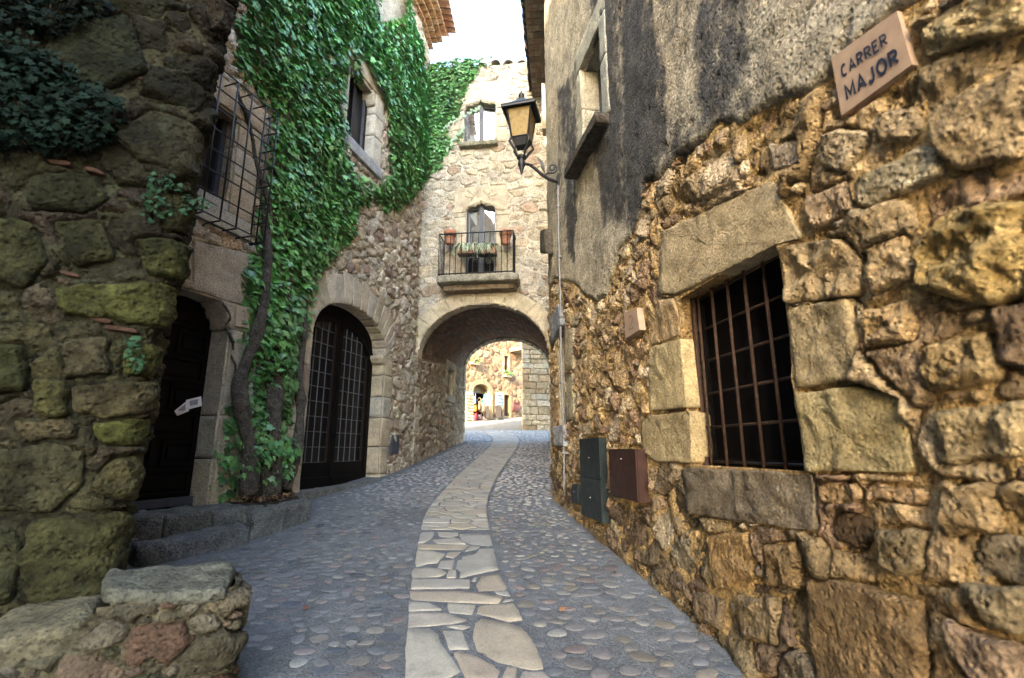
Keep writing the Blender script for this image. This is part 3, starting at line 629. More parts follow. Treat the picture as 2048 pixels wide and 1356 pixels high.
rubble(RW, R_, svR, zvR, radR, colR, (.52,.345,.155), M['ochre'], M['ochre_mortar'], HOLES, BL, regR, asp=1.15, tries=1500, Hs=(.004,.036), gap=.002, bev=.017, rough=.024, pack=1.1, seed=21, rotj=.5, tiltj=.20, mrough=.018, void=.045, vcol=.34, sizes=(1.7,1.35,1.05,.8,.6,.45,.33,.25),
       below=lambda s, z: inside(np.stack([s, z], -1), PLAS) & (psd(np.stack([s, z], -1), PLAS) > .08))
for (pp, Hh, ro, cc), poly in zip(dress, BL): block(RW, 'dressed_stone', R_, poly, H=Hh-.032, depth=.24, bevel=.008, rough=ro*1.3+.004, col=np.array(cc)*[.84,.80,.73], mat=M['dressed'], sp=.022, rings=10, jit=.006, nf=9, dcol=.25)
for (pp, Hh, ro, cc), poly in zip(big, BL[len(dress):]): block(RW, 'stone', R_, poly, H=Hh-.018, depth=.05, bevel=.02, rough=ro*1.25, col=np.array(cc)*[1.15,1.08,.98], mat=M['ochre'], sp=.018, rings=15, jit=.022, nf=8, dcol=.35)
for (pp, Hh, ro, cc), poly in zip(smallst, BL[len(dress)+len(big):]): block(RW, 'dressed_stone', R_, poly, H=Hh, depth=.2, bevel=.02, rough=ro, col=cc, mat=M['granite'], sp=.03, rings=4)
# the render coat: one sheet, broken off along its lower edge
svp = grow(sR(.7), sR(11.3), .016, .035); zvp = np.r_[np.arange(2.2, 5.2, .02), np.arange(5.2, 10.4, .035)]
S, Z = np.meshgrid(svp, zvp); PP = np.stack([S, Z], -1); d = psd(PP, PLAS) + .035*fbm(S, Z, f=8, o=4, seed=3, g=.6)
for q in (winF, winU): d = np.minimum(d, -psd(PP, q)-.005)
own = d > 0; hgt = .030*np.clip(np.sqrt(np.clip(d/.04, 0, 1)), 0, 1) + .022*fbm(S, Z, f=2.2, o=3, seed=8) + .014*fbm(S, Z, f=7, o=5, seed=9, g=.55)
pit = fbm(S*1.3, Z*.9, f=9, o=4, seed=14, g=.6); hgt -= .016*sstep(.34, .6, pit)
hgt = np.where(own, hgt, -.03)
yS = np.interp(S, R_.S, R_.Y)
st = fbm(S*3.2, Z*.35, f=1.1, o=5, seed=33, g=.6)*1.5 + .75*fbm(S, Z, f=1.1, o=3, seed=34)
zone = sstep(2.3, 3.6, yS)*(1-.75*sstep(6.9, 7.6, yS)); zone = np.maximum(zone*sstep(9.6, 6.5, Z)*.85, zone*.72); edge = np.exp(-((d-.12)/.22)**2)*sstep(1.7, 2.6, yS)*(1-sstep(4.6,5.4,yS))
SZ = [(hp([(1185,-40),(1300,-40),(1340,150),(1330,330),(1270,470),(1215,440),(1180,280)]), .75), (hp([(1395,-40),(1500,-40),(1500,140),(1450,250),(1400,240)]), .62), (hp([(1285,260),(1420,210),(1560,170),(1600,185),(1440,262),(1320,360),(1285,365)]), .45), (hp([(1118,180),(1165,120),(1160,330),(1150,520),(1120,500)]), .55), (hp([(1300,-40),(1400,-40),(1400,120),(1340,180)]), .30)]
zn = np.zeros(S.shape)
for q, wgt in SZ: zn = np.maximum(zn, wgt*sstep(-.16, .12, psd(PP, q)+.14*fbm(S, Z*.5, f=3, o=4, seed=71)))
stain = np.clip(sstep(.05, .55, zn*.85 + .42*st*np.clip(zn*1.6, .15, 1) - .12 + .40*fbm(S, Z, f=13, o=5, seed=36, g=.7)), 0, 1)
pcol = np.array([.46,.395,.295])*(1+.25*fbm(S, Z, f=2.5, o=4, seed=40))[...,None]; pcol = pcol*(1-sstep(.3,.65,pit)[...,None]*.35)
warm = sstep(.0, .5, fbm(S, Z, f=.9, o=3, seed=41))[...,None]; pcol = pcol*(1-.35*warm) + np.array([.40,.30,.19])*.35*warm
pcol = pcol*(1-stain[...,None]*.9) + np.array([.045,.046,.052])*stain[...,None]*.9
b_ = S.shape[1]; q_ = (np.arange(S.shape[0]-1)[:,None]*b_+np.arange(b_-1)[None]).ravel(); F = np.stack([q_, q_+b_, q_+b_+1, q_+1], 1)
F = F[own.ravel()[F].any(1)]; V = R_.map(S, Z, hgt); used = np.unique(F); rm_ = -np.ones(len(V), int); rm_[used] = np.arange(len(used))
mk('render_coat', V[used], rm_[F], M['plaster'], RW, pcol.reshape(-1,3)[used])
# inner block behind the wall, so that no light comes through, and the roof
body = MB()
for a, b in zip(np.linspace(0, R_.len-.02, 26)[:-1], np.linspace(0, R_.len-.02, 26)[1:]): pass
o = MB().hexa(np.array([(4.2,-4,-.6),(9,-4,-.6),(9,11.3,-.6),(4.2,11.3,-.6),(4.2,-4,10.3),(9,-4,10.3),(9,11.3,10.3),(4.2,11.3,10.3)])).build('back_wall', M['ochre_mortar'], RW)
nw = MB()
nw.hexa(np.array([(2.40,-4,-.6),(4.3,-4,-.6),(4.3,-3.8,-.6),(2.38,-3.8,-.6),(2.40,-4,10.3),(4.3,-4,10.3),(4.3,-3.8,10.3),(2.38,-3.8,10.3)]), (.4,.3,.2)); nw.build('end_wall', M['ochre_mortar'], RW)
lw = MB()
for a, b in zip(np.linspace(0, sR(.75), 9)[:-1], np.linspace(0, sR(.75), 9)[1:]): lw.hexa(R_.map([a,b,b,a]*2, [-.6]*4+[10.3]*4, [0,0,-.25,-.25]*2), (.38,.28,.17))
lw.build('wall', M['ochre'], RW)
lw = MB(); s9 = np.linspace(sR(9.3), R_.len-.02, 8)
for a, b in zip(s9[:-1], s9[1:]): lw.hexa(R_.map([a,b,b,a]*2, [-.6]*4+[5]*4, [-.02,-.02,-.25,-.25]*2), (.38,.28,.17))
lw.build('wall', M['ochre'], RW)
# window with its iron grille
sa, sb = ws0, ws1
win = MB().wbox(R_, sa-.02, sb+.02, wz0-.02, wz1+.02, -.22, -.18).build('window', M['void'], RW)  # near-black panel paints the darkness of the room; no glass pane
fr = MB()
for (a,b,c,d_) in ((sa,sa+.05,wz0,wz1),(sb-.05,sb,wz0,wz1),(sa+.05,sb-.05,wz0,wz0+.05),(sa+.05,sb-.05,wz1-.05,wz1)): fr.wbox(R_, a, b, c, d_, -.18, -.15)
fr.build('frame', M['wood'], win)
nb = 6
for i in range(nb):
    s = sa + (sb-sa)*(i+.5)/nb; MB().tube(R_.map([s]*2, [wz0+.005, wz1-.005], [-.105]*2), .0105, 8).build('grille_bar', M['rust'], win, True)
for j in range(6):
    z = wz0 + .03 + (wz1-wz0-.06)*(j)/5; MB().tube(R_.map([sa+.004, sb-.004], [z]*2, [-.122]*2), .009, 8).build('grille_bar', M['rust'] if j else M['iron'], win, True)
MB().wbox(R_, sb-.035, sb-.005, wz0, wz1, -.135, -.09).build('grille_frame', M['rust'], win)
# reveals
rv = MB(); rv.wbox(R_, sb, sb+.02, wz0, wz1, -.36, .0); rv.wbox(R_, sa-.02, sa, wz0, wz1, -.36, .0); rv.wbox(R_, sa, sb, wz0-.02, wz0, -.36, .0); rv.wbox(R_, sa, sb, wz1, wz1+.02, -.36, .0)
for c in rv.C: c[:] = (.40,.25,.11)
rv.build('window_reveal', M['ochre_mortar'], RW)
# narrow far window
q = winF; wf = MB().wbox(R_, q[0,0]-.02, q[1,0]+.02, q[0,1], q[2,1], -.26, -.22).build('window', M['dark_glass'], RW)
rv = MB(); rv.wbox(R_, q[1,0], q[1,0]+.02, q[0,1], q[2,1], -.26, .0, col=(.38,.32,.23)); rv.wbox(R_, q[0,0]-.02, q[0,0], q[0,1], q[2,1], -.26, .0, col=(.38,.32,.23)); rv.build('window_reveal', M['dressed'], RW)
for i in range(3):
    s = q[0,0]+(q[1,0]-q[0,0])*(i+.5)/3; MB().tube(R_.map([s]*2, [q[0,1], q[2,1]], [-.09]*2), .010, 6).build('grille_bar', M['iron'], wf, True)
for i in range(6):
    z = q[0,1]+(q[2,1]-q[0,1])*(i+.5)/6; MB().tube(R_.map([q[0,0], q[1,0]], [z]*2, [-.10]*2), .009, 6).build('grille_bar', M['iron'], wf, True)
# upper window: stone surround, glass, heavy sill
u0, u1, uz0, uz1 = winU[0,0], winU[1,0], winU[0,1], winU[2,1]
for poly, cc in ((rect(u1+.004,u1+.22,uz0,uz0+.70),(.38,.35,.27)),(rect(u1+.004,u1+.20,uz0+.71,uz1),(.40,.36,.28)),(rect(u0-.2,u0-.004,uz0,uz0+.72),(.30,.29,.25)),(rect(u0-.2,u0-.004,uz0+.73,uz1),(.31,.30,.26)),(rect(u0-.2,u1+.22,uz1+.006,uz1+.3),(.34,.32,.26))):
    block(RW, 'dressed_stone', R_, poly, H=.045, depth=.28, bevel=.012, rough=.006, col=cc, sp=.04, rings=4, jit=.003)
wu = MB().wbox(R_, u0, u1, uz0, uz1, -.27, -.24).build('window', M['dark_glass'], RW)
fr = MB()
for a,b,c,d_ in ((u0,u0+.05,uz0,uz1),(u1-.05,u1,uz0,uz1),((u0+u1)/2-.03,(u0+u1)/2+.03,uz0,uz1),(u0,u1,uz1-.05,uz1)): fr.wbox(R_, a, b, c, d_, -.24, -.20)
fr.build('frame', M['slate'], wu)
block(RW, 'window_sill', R_, rect(u0-.16, u1+.30, uz0-.13, uz0-.01), H=.20, depth=.1, bevel=.02, rough=.006, col=(.085,.072,.058), mat=M['granite'], sp=.05, rings=4)
# eave: brick soffit and barrel tiles
sof = MB(); s9 = np.linspace(sR(5.2), sR(11.25), 14)
for a, b in zip(s9[:-1], s9[1:]): sof.hexa(R_.map([a,b,b,a]*2, [10.28]*4+[10.34]*4, [.42,.42,-.3,-.3]*2), (.20,.15,.12))
sof = sof.build('soffit', M['brick'], RW)
for k in range(34):
    s = sR(5.6)+.17*k
    if s+.16 > R_.len-.05: break
    for j in range(3):
        cc = pick(rng, [(.12,.10,.09),(.15,.125,.11),(.10,.085,.08),(.13,.095,.08)], .15); h0 = .02+.135*j
        MB().wbox(R_, s+.004, s+.162, 10.245, 10.279, h0+.004, h0+.128, col=cc).build('soffit_brick', M['brick'], sof)
roof = MB().hexa(np.array([tuple(R_.map(0,0,.3)[0][:2])+(10.36,), (9,-4,13.2),(9,11.3,13.2), tuple(R_.map(R_.len-.1,0,.3)[0][:2])+(10.36,), tuple(R_.map(0,0,.3)[0][:2])+(10.42,), (9,-4,13.3),(9,11.3,13.3), tuple(R_.map(R_.len-.1,0,.3)[0][:2])+(10.42,)]), (.3,.18,.12)).build('roof', M['brick'], RW)
def barrel(W, s, z, h0, h1, rise, rad, up=True, n=8):
    th_ = np.linspace(0, math.pi, n); sg = 1 if up else -1; V = []
    for r_ in (rad, rad-.016):
        for h_, zz in ((h1, z), (h0, z+rise)):
            V.append(W.map(s+r_*np.cos(th_), zz+sg*r_*np.sin(th_)*.8, h_))
    V = np.concatenate(V); F = []
    for j in range(n-1): F += [[j, j+1, n+j+1, n+j], [2*n+j, 3*n+j, 3*n+j+1, 2*n+j+1], [j, 2*n+j, 2*n+j+1, j+1]]
    return V, F
for k in range(34):
    s = sR(5.4)+.19*k
    if s > R_.len-.15: break
    for up in (True, False):
        V, F = barrel(R_, s+(0 if up else .095), 10.44 if up else 10.50, -.1, .50+rng.uniform(-.02,.02), .22, .085, up)
        MB().add(V, F, pick(rng, [(.085,.065,.065),(.07,.06,.065),(.11,.07,.06),(.06,.055,.06)], .2)).build('roof_tile', M['brick'], roof, True)
MB().wbox(R_, sR(10.15), sR(10.45), 8.75, 9.95, -.02, .16, col=(.36,.29,.21)).build('corbel', M['dressed'], RW)
block(RW, 'corbel', R_, R_.hitpoly([(1090,462),(1108,458),(1110,508),(1091,506)]), H=.16, depth=.1, bevel=.02, rough=.01, col=(.10,.085,.065), mat=M['granite'], sp=.05, rings=3)

# ================================================================== left foreground: mossy wall and its footing
GW = thing('mossy_stone_wall', 'dark mossy rubble wall end in the left foreground', 'wall', (-2.6,2.7,0))
MOS = [(.16,.13,.08),(.13,.12,.055),(.18,.145,.095),(.12,.105,.06),(.15,.14,.07),(.20,.155,.11),(.10,.095,.055),(.17,.15,.075)]
gst = [([(110,580),(300,565),(386,585),(384,640),(350,668),(130,630)],(.155,.145,.06)), ([(270,482),(382,494),(386,568),(300,555)],(.13,.125,.055)), ([(248,702),(300,690),(364,702),(366,745),(330,758),(245,748)],(.165,.155,.055)),
 ([(150,770),(358,768),(358,820),(210,836),(150,825)],(.185,.145,.095)), ([(190,842),(340,838),(338,888),(200,890)],(.15,.145,.055)), ([(30,840),(148,838),(156,878),(50,884)],(.20,.15,.105)), ([(-30,900),(120,888),(170,905),(165,970),(115,1022),(-30,1020)],(.155,.13,.085)),
 ([(180,972),(225,915),(330,905),(332,975),(300,1000),(200,990)],(.16,.13,.075)), ([(70,1040),(230,1020),(295,1032),(265,1140),(230,1178),(60,1210),(40,1120)],(.135,.12,.065)), ([(130,682),(215,672),(220,750),(130,755)],(.165,.13,.095)), ([(72,764),(140,760),(140,832),(76,832)],(.14,.12,.06)),
 ([(225,275),(300,225),(425,290),(418,370),(340,345),(290,330)],(.165,.145,.105)), ([(412,0),(460,10),(450,70),(420,65)],(.17,.12,.10)), ([(60,355),(190,350),(215,400),(170,430),(60,420)],(.10,.095,.06)), ([(0,440),(70,450),(100,520),(60,580),(-20,560)],(.12,.11,.06)), ([(110,450),(210,440),(230,520),(150,540)],(.11,.10,.055)),
 ([(-20,690),(50,690),(60,780),(-20,790)],(.115,.11,.055)), ([(100,60),(260,40),(300,150),(200,190),(90,140)],(.10,.10,.065)), ([(-20,1060),(30,1050),(45,1120),(30,1200),(-20,1210)],(.13,.12,.075)), ([(310,390),(400,400),(395,470),(330,465)],(.095,.09,.05))]
tiles = [[(100,318),(150,328),(150,336),(100,328)],[(172,333),(214,350),(212,358),(172,343)],[(122,540),(163,553),(162,560),(122,549)],[(180,632),(226,643),(225,652),(182,641)],[(208,650),(276,660),(275,668),(210,660)],[(338,436),(372,446),(374,466),(340,460)],[(262,145),(292,160),(290,168),(262,154)],[(0,1262),(60,1256),(60,1266),(0,1274)],[(62,1268),(128,1240),(130,1247),(66,1278)]]
gbl = [G_.hitpoly(p) for p, _ in gst]; tbl = [G_.hitpoly(p) for p in tiles[:7]]
def colG(r, s, z): return pick(r, MOS, .25)*.40*(1-.62*float(sstep(2.2, 3.4, z)))  # darker upwards: dark moss, and shade put into the colour
sg0, sg1 = 1.2, G_.len-.1
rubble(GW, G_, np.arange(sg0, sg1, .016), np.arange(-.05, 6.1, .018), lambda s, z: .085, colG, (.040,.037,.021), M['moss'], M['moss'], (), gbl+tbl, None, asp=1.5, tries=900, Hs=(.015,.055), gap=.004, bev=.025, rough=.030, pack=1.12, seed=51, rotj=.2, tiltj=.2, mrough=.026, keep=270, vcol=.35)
for (pp, cc), poly in zip(gst, gbl): block(GW, 'stone', G_, poly, H=rng.uniform(.035,.07), depth=.08, bevel=.028, rough=.042, col=np.array(cc)*[.41,.44,.34]*(1-.58*float(sstep(2.2,3.4,poly[:,1].mean()))), mat=M['moss'], sp=.02, rings=12, jit=.02, nf=8, dcol=.4)  # same painted shade and dark moss towards the top
for poly in tbl: block(GW, 'tile_shard', G_, poly, H=.028, depth=.06, bevel=.004, rough=.008, col=(.055,.030,.022), mat=M['brick'], sp=.02, rings=3, jit=.012)
# back of the wall: closes it off from the light
MB().hexa(np.array([(-6.2,1.2,-.6),(-4.9,1.55,-.6),(-2.75,2.9,-.6),(-6.2,4.6,-.6),(-6.2,1.2,8.6),(-4.9,1.55,8.6),(-2.75,2.9,8.6),(-6.2,4.6,8.6)]), (.12,.1,.06)).build('wall_core', M['moss'], GW)
up = MB(); ss = np.linspace(.0, G_.len, 24)
for a, b in zip(ss[:-1], ss[1:]): up.hexa(G_.map([a,b,b,a]*2, [6.02]*4+[8.5]*4, [.02,.02,-.2,-.2]*2), (.12,.1,.06))
for a, b in zip(np.linspace(0,1.25,5)[:-1], np.linspace(0,1.25,5)[1:]): up.hexa(G_.map([a,b,b,a]*2, [-.3]*4+[6.02]*4, [.0,.0,-.2,-.2]*2), (.12,.1,.06))
up.build('wall_top', M['moss'], GW)
# unseen house added behind the camera to keep the sun off the street
NH = thing('sun_block_house', 'unseen tall house added behind the mossy wall to block the sun', 'house', (-4.5,-5,-.6))
MB().hexa(np.array([(-9,-18,-1.6),(-4.6,-18,-1.6),(-4.9,.6,-1.6),(-9,1.4,-1.6),(-9,-18,13.4),(-4.6,-18,13.4),(-4.9,.6,13.4),(-9,1.4,13.4)]), (.20,.16,.11)).build('wall', M['granite'], NH)
MB().hexa(np.array([(-9.4,-18,14.6),(-4.2,-18,13.42),(-4.5,.9,13.42),(-9.4,1.5,14.6),(-9.4,-18,14.7),(-4.2,-18,13.52),(-4.5,.9,13.52),(-9.4,1.5,14.7)]), (.3,.17,.11)).build('roof', M['brick'], NH)
FT = thing('wall_footing', 'low rubble footing with flat top stone below the mossy wall', 'footing', (-1.8,2.7,.25))
FTC = [(.15,.125,.085),(.13,.115,.075),(.17,.145,.105),(.155,.10,.07),(.19,.165,.12),(.11,.105,.065),(.17,.125,.09)]
sp0 = P_.s_at_y(2.44) if False else 2.91
def topP(s): x = np.interp(s, P_.S, P_.X); return np.where(x < -1.80, np.interp(x, [-4.6,-2.6,-1.95,-1.80], [.62,.62,.70,.84]), .875)
rubble(FT, P_, np.arange(.6, P_.len-.05, .0125), np.arange(.0, .90, .0125), lambda s, z: .055, lambda r, s, z: pick(r, FTC, .22)*.85, (.13,.115,.075), M['granite'], M['moss'], (), (), lambda S, Z, Pq: topP(S)-.02-Z, asp=1.6, tries=800, Hs=(.02,.05), gap=.003, bev=.03, rough=.014, seed=61, rotj=.3, tiltj=.2, keep=200,
       below=lambda s, z: z > topP(s)+.02)
rock(FT, 'cap_stone', [(-1.86,2.47),(-1.36,2.60),(-1.60,3.10),(-2.16,2.86)], [.84,.84,.84,.84], [.915,.89,.92,.93], (0.133,0.133,0.105), M['granite'], r=.03, amp=.03, n=34)
rock(FT, 'cap_stone', [(-2.35,2.30),(-1.90,2.46),(-2.12,2.86),(-2.5,2.75)], .55, [.70,.80,.82,.78], (.16,.14,.09), M['granite'], r=.05, amp=.03, n=16)
for (x0,y0,x1,y1,zz,cc) in ((-2.75,2.15,-2.35,2.32,.63,(.22,.17,.12)),(-3.15,1.98,-2.80,2.14,.63,(.20,.17,.12)),(-2.55,2.3,-2.2,2.42,.70,(.24,.20,.15))):
    rock(FT, 'flat_stone', [(x0,y0-.03),(x1,y1-.03),(x1-.12,y1+.3),(x0-.12,y0+.3)], zz-.08, zz+.03, cc, M['granite'], r=.025, amp=.02, n=12)
for t_ in tiles[7:]:
    pass
rock(FT, 'tile_shard', [(-2.62,2.18),(-2.30,2.30),(-2.33,2.40),(-2.66,2.28)], [.68,.74,.74,.68], [.70,.76,.76,.70], (.11,.055,.04), M['brick'], r=.006, amp=.004, n=8)
rock(FT, 'tile_shard', [(-2.98,2.05),(-2.66,2.16),(-2.70,2.26),(-3.02,2.15)], [.66,.69,.69,.66], [.675,.705,.705,.675], (.10,.05,.037), M['brick'], r=.006, amp=.004, n=8)
MB().hexa(np.array([(-4.4,1.6,-.3),(-1.6,2.62,-.3),(-1.75,3.0,-.3),(-4.4,2.4,-.3),(-4.4,1.6,.60),(-1.9,2.55,.60),(-2.0,3.0,.60),(-4.4,2.4,.60)]), (.12,.1,.06)).build('core', M['moss'], FT)

# ================================================================== left: the ivy-covered house
IH = thing('ivy_house', 'tall beige stone house overgrown with ivy, arched glazed door below', 'house', (-3.4,7.5,.8))
lh = L_.hit
# arched door opening
sA1 = lh(763,820)[0]; sA0 = sA1-2.25; sAc = (sA0+sA1)/2; AW = (sA1-sA0)/2; zS = 3.30; zT = 4.02; zD = .98
def arch_top(s, w=AW, c=sAc, zs=zS, rise=zT-zS): return zs + rise*np.sqrt(np.clip(1-((np.asarray(s)-c)/w)**2, 0, 1))**.85
aa = np.linspace(-1, 1, 25); archpts = np.c_[sAc+AW*np.sin(aa*np.pi/2), arch_top(sAc+AW*np.sin(aa*np.pi/2))]
holeA = np.r_[[(sA0, -.2)], archpts, [(sA1, -.2)]]
# door number three
sD1 = lh(447,760)[0]; sD0 = sD1-1.02; zDoor = .95; zDT = lh(425,598)[1]
holeD = rect(sD0, sD1, -.2, zDT)
# barred window and upper window
gwr = lh(470,300)[0]; gz0 = lh(455,408)[1]; gz1 = lh(470,232)[1]; holeG = rect(gwr-.95, gwr, gz0, gz1)
uw = L_.hitpoly([(696,126),(745,172),(746,329),(692,266)]); us0, us1, uz0L, uz1L = uw[[0,3],0].mean(), uw[1:3,0].mean(), uw[2:,1].mean(), uw[:2,1].mean(); holeU = rect(us0, us1, uz0L, uz1L)
LB = []
BEI = [(.42,.35,.26),(.46,.39,.30),(.38,.31,.23),(.48,.42,.33),(.35,.28,.21),(.40,.30,.21),(.44,.38,.31),(.31,.24,.18),(.28,.20,.16)]
# arch voussoirs
nv = 15; outs = []
for i in range(nv):
    a0, a1 = -1+2*i/nv, -1+2*(i+1)/nv; P0 = np.array([(sAc+AW*np.sin(a*np.pi/2), float(arch_top(sAc+AW*np.sin(a*np.pi/2)))) for a in np.linspace(a0, a1, 4)])
    c0 = np.array([sAc, zS-1.15]); P1 = np.array([p+(p-c0)/np.linalg.norm(p-c0)*(.50 if i % 2 else .56) for p in P0])
    LB.append((np.r_[P0, P1[::-1]], .03, pick(rng, [(.42,.36,.29),(.46,.40,.32),(.40,.33,.25),(.44,.37,.27)], .1)))
# jamb blocks, right of the arched door
zz = zS-.02
for k, hgt_ in enumerate((.32,.42,.40,.55,.50,.42)):
    wj = (.30,.34,.30,.36,.28,.30)[k]; LB.append((rect(sA1+.004, sA1+wj, zz-hgt_+.01, zz), .03, pick(rng, [(.42,.35,.25),(.44,.37,.27),(.38,.34,.28)], .08))); zz -= hgt_
zz = zS-.02
for k in range(5): LB.append((rect(sA0-.30, sA0-.004, zz-.48, zz), .03, pick(rng, BEI, .1))); zz -= .49
LB.append((np.array([(sA1-.10, zS-.02),(sA1-.10, zS+.045),(sA1+.30, zS+.05),(sA1+.30,zS-.01),(sA1-.02,zS-.13)]), .032, (.42,.35,.26)))
# jamb and lintel of door three
zz = zDT-.30
LB.append((L_.hitpoly([(384,482),(494,508),(498,612),(440,600),(415,588),(384,580)]), .035, (.36,.32,.265)))
LB.append((np.array([(sD1-.20,zDT+.0),(sD1-.13,zDT-.10),(sD1-.02,zDT-.30),(sD1+.33,zDT-.30),(sD1+.33,zDT+.02),(sD1-.2,zDT+.02)]), .036, (.37,.32,.26)))
for k, hgt_ in enumerate((1.05,.50,.62,.3)): LB.append((rect(sD1+.004, sD1+.34, zz-hgt_+.012, zz), .035, pick(rng, [(.37,.32,.24),(.35,.31,.25),(.33,.30,.25)], .08))); zz -= hgt_
# surrounds of the two windows
for z0_, z1_ in ((gz0-.1, gz0+.42),(gz0+.43, gz0+.80),(gz0+.81, gz1)): LB.append((rect(gwr+.004, gwr+.36, z0_, z1_-.006), .03, pick(rng, [(.42,.34,.25),(.45,.39,.31),(.40,.33,.24)], .08)))
LB.append((rect(gwr-1.1, gwr+.42, gz1+.006, gz1+.36), .032, (.42,.33,.23))); LB.append((rect(gwr-1.1, gwr+.36, gz0-.36, gz0-.11), .03, (.40,.37,.32))); LB.append((rect(gwr-1.0, gwr-.0, gz0-.10, gz0-.004), .03, (.40,.37,.33)))
for z0_, z1_ in ((uz0L, uz0L+.55),(uz0L+.56, uz0L+1.02),(uz0L+1.03, uz1L)):
    LB.append((rect(us1+.004, us1+.30, z0_, z1_-.006), .04, pick(rng, [(.48,.43,.36),(.46,.41,.34)], .06))); LB.append((rect(us0-.28, us0-.004, z0_, z1_-.006), .04, pick(rng, [(.48,.43,.36),(.46,.41,.34)], .06)))
LB.append((rect(us0-.28, us1+.30, uz1L+.006, uz1L+.40), .04, (.46,.38,.28))); LB.append((rect(us0-.3, us1+.32, uz0L-.24, uz0L-.008), .07, (.33,.33,.34)))
IVY_L = L_.hitpoly([(476,-60),(470,60),(466,130),(500,170),(545,225),(530,330),(515,470),(500,505),(492,560),(500,640),(505,700),(520,760),(560,770),(590,700),(612,640),(632,560),(668,505),(704,468),(716,420),(742,398),(772,424),(792,432),(822,398),(850,362),(850,150),(838,80),(818,10),(812,-60)])
BARE_L = L_.hitpoly([(680,92),(710,90),(770,220),(772,352),(740,376),(700,345),(678,300)]); BARE_T = L_.hitpoly([(738,-60),(752,48),(778,38),(800,30),(800,-60)])
def regL(S, Z, P):
    cov = psd(P, IVY_L); br = psd(P, BARE_L); cov = np.minimum(cov, -br); return np.minimum(.25-cov, Z-(gz(np.interp(S, L_.S, L_.Y))-.05))
def radL(s, z): return .058
def colL(r, s, z): return pick(r, BEI, .16)*[1.10,1.12,1.14]
svL = grow(L_.s_at_y(4.4), L_.len, .028, .021); zvL = np.r_[np.arange(.3, 6.2, .022), np.arange(6.2, 12.2, .04)]
rubble(IH, L_, svL, zvL, radL, colL, (.43,.375,.295), M['cream'], M['limewash'], [holeA, holeD, holeG, holeU], [b[0] for b in LB], regL, asp=1.25, tries=2600, Hs=(.02,.055), gap=.004, bev=.03, rough=.016, pack=1.08, seed=71, rotj=.4, tiltj=.18, keep=300, sizes=(2.0,1.5,1.15,.85,.65,.5,.4), vcol=.22)
for poly, Hh, cc in LB: block(IH, 'dressed_stone', L_, poly, H=Hh, depth=.34, bevel=.012, rough=.007, col=cc, sp=.05, rings=4, jit=.004)
# arched door: frame, two leaves, glazing and lead bars
hd = -.30
door = MB(); n = 24; ss = np.linspace(sA0, sA1, n+1)
for a, b in zip(ss[:-1], ss[1:]):
    za, zb = float(arch_top(a)), float(arch_top(b)); door.hexa(L_.map([a,b,b,a]*2, [zD-.1]*4+[za,zb,zb,za], [hd-.02,hd-.02,hd-.08,hd-.08]*1+[hd-.02,hd-.02,hd-.08,hd-.08]))
door = door.build('arched_door', M['dark_glass'], IH)
def inner_top(s, m): return arch_top(s, AW-m*.8, sAc, zS, zT-zS-m)
fr = MB()
for a, b in zip(ss[:-1], ss[1:]):
    za, zb = float(arch_top(a)), float(arch_top(b)); ia, ib = [float(inner_top(x, .16)) if abs(x-sAc) < AW-.128 else zS-.2 for x in (a, b)]
    fr.hexa(L_.map([a,b,b,a]*2, [ia,ib,ib,ia,za,zb,zb,za], [hd+.05,hd+.05,hd-.02,hd-.02]*2))
for a, b in ((sA0, sA0+.09),(sA1-.09, sA1)): fr.wbox(L_, a, b, zD-.1, zS+.1, hd-.02, hd+.05)
fr.build('door_frame', M['wood'], door)
for lo, hi in ((sA0+.09, sAc-.015),(sAc+.015, sA1-.09)):
    lf = MB(); pa, pb = lo+.085, hi-.085
    lf.wbox(L_, lo, pa, zD, float(inner_top(lo+.07, .16))+.02, hd-.02, hd+.035); lf.wbox(L_, pb, hi, zD, float(inner_top(hi-.02, .16))+.02, hd-.02, hd+.035)
    lf.wbox(L_, pa, pb, zD, zD+.36, hd-.02, hd+.03); lf.wbox(L_, lo, hi, zD-.05, zD+.13, hd+.03, hd+.06)
    for a, b in zip(np.linspace(pa, pb, 9)[:-1], np.linspace(pa, pb, 9)[1:]):
        t0, t1 = float(inner_top(a, .16)), float(inner_top(b, .16)); u0_, u1_ = t0-.13, t1-.13; lf.hexa(L_.map([a,b,b,a]*2, [u0_,u1_,u1_,u0_,t0+.03,t1+.03,t1+.03,t0+.03], [hd+.033,hd+.033,hd-.02,hd-.02]*2))
    leaf_ = lf.build('door_leaf', M['wood'], door)
    for i in range(1, 5):
        s = pa+(pb-pa)*i/5; MB().wbox(L_, s-.006, s+.006, zD+.36, float(inner_top(s, .29)), hd-.015, hd+.0).build('glazing_bar', M['lead'], leaf_)
    for e_ in (pa+.006, pb-.006): MB().wbox(L_, e_-.010, e_+.010, zD+.36, float(inner_top(e_, .29)), hd-.012, hd+.034).build('glazing_bar', M['wood_brown'], leaf_)
    zz = zD+.36
    while zz < zS+.55:
        if zz < float(inner_top((pa+pb)/2, .30)):
            x0, x1 = pa, pb
            for t_ in np.linspace(pa, pb, 30):
                if float(inner_top(t_, .29)) >= zz: x0 = t_; break
            for t_ in np.linspace(pb, pa, 30):
                if float(inner_top(t_, .29)) >= zz: x1 = t_; break
            MB().wbox(L_, x0, x1, zz-.006, zz+.006, hd-.018, hd+.003).build('glazing_bar', M['lead'], leaf_)
        zz += .245
for z_ in (1.9, 2.15):
    MB().wbox(L_, sA0+.3, sA1-.3, z_, z_+.025, hd-.019, hd-.014).build('inner_rail', M['wood_brown'], door)
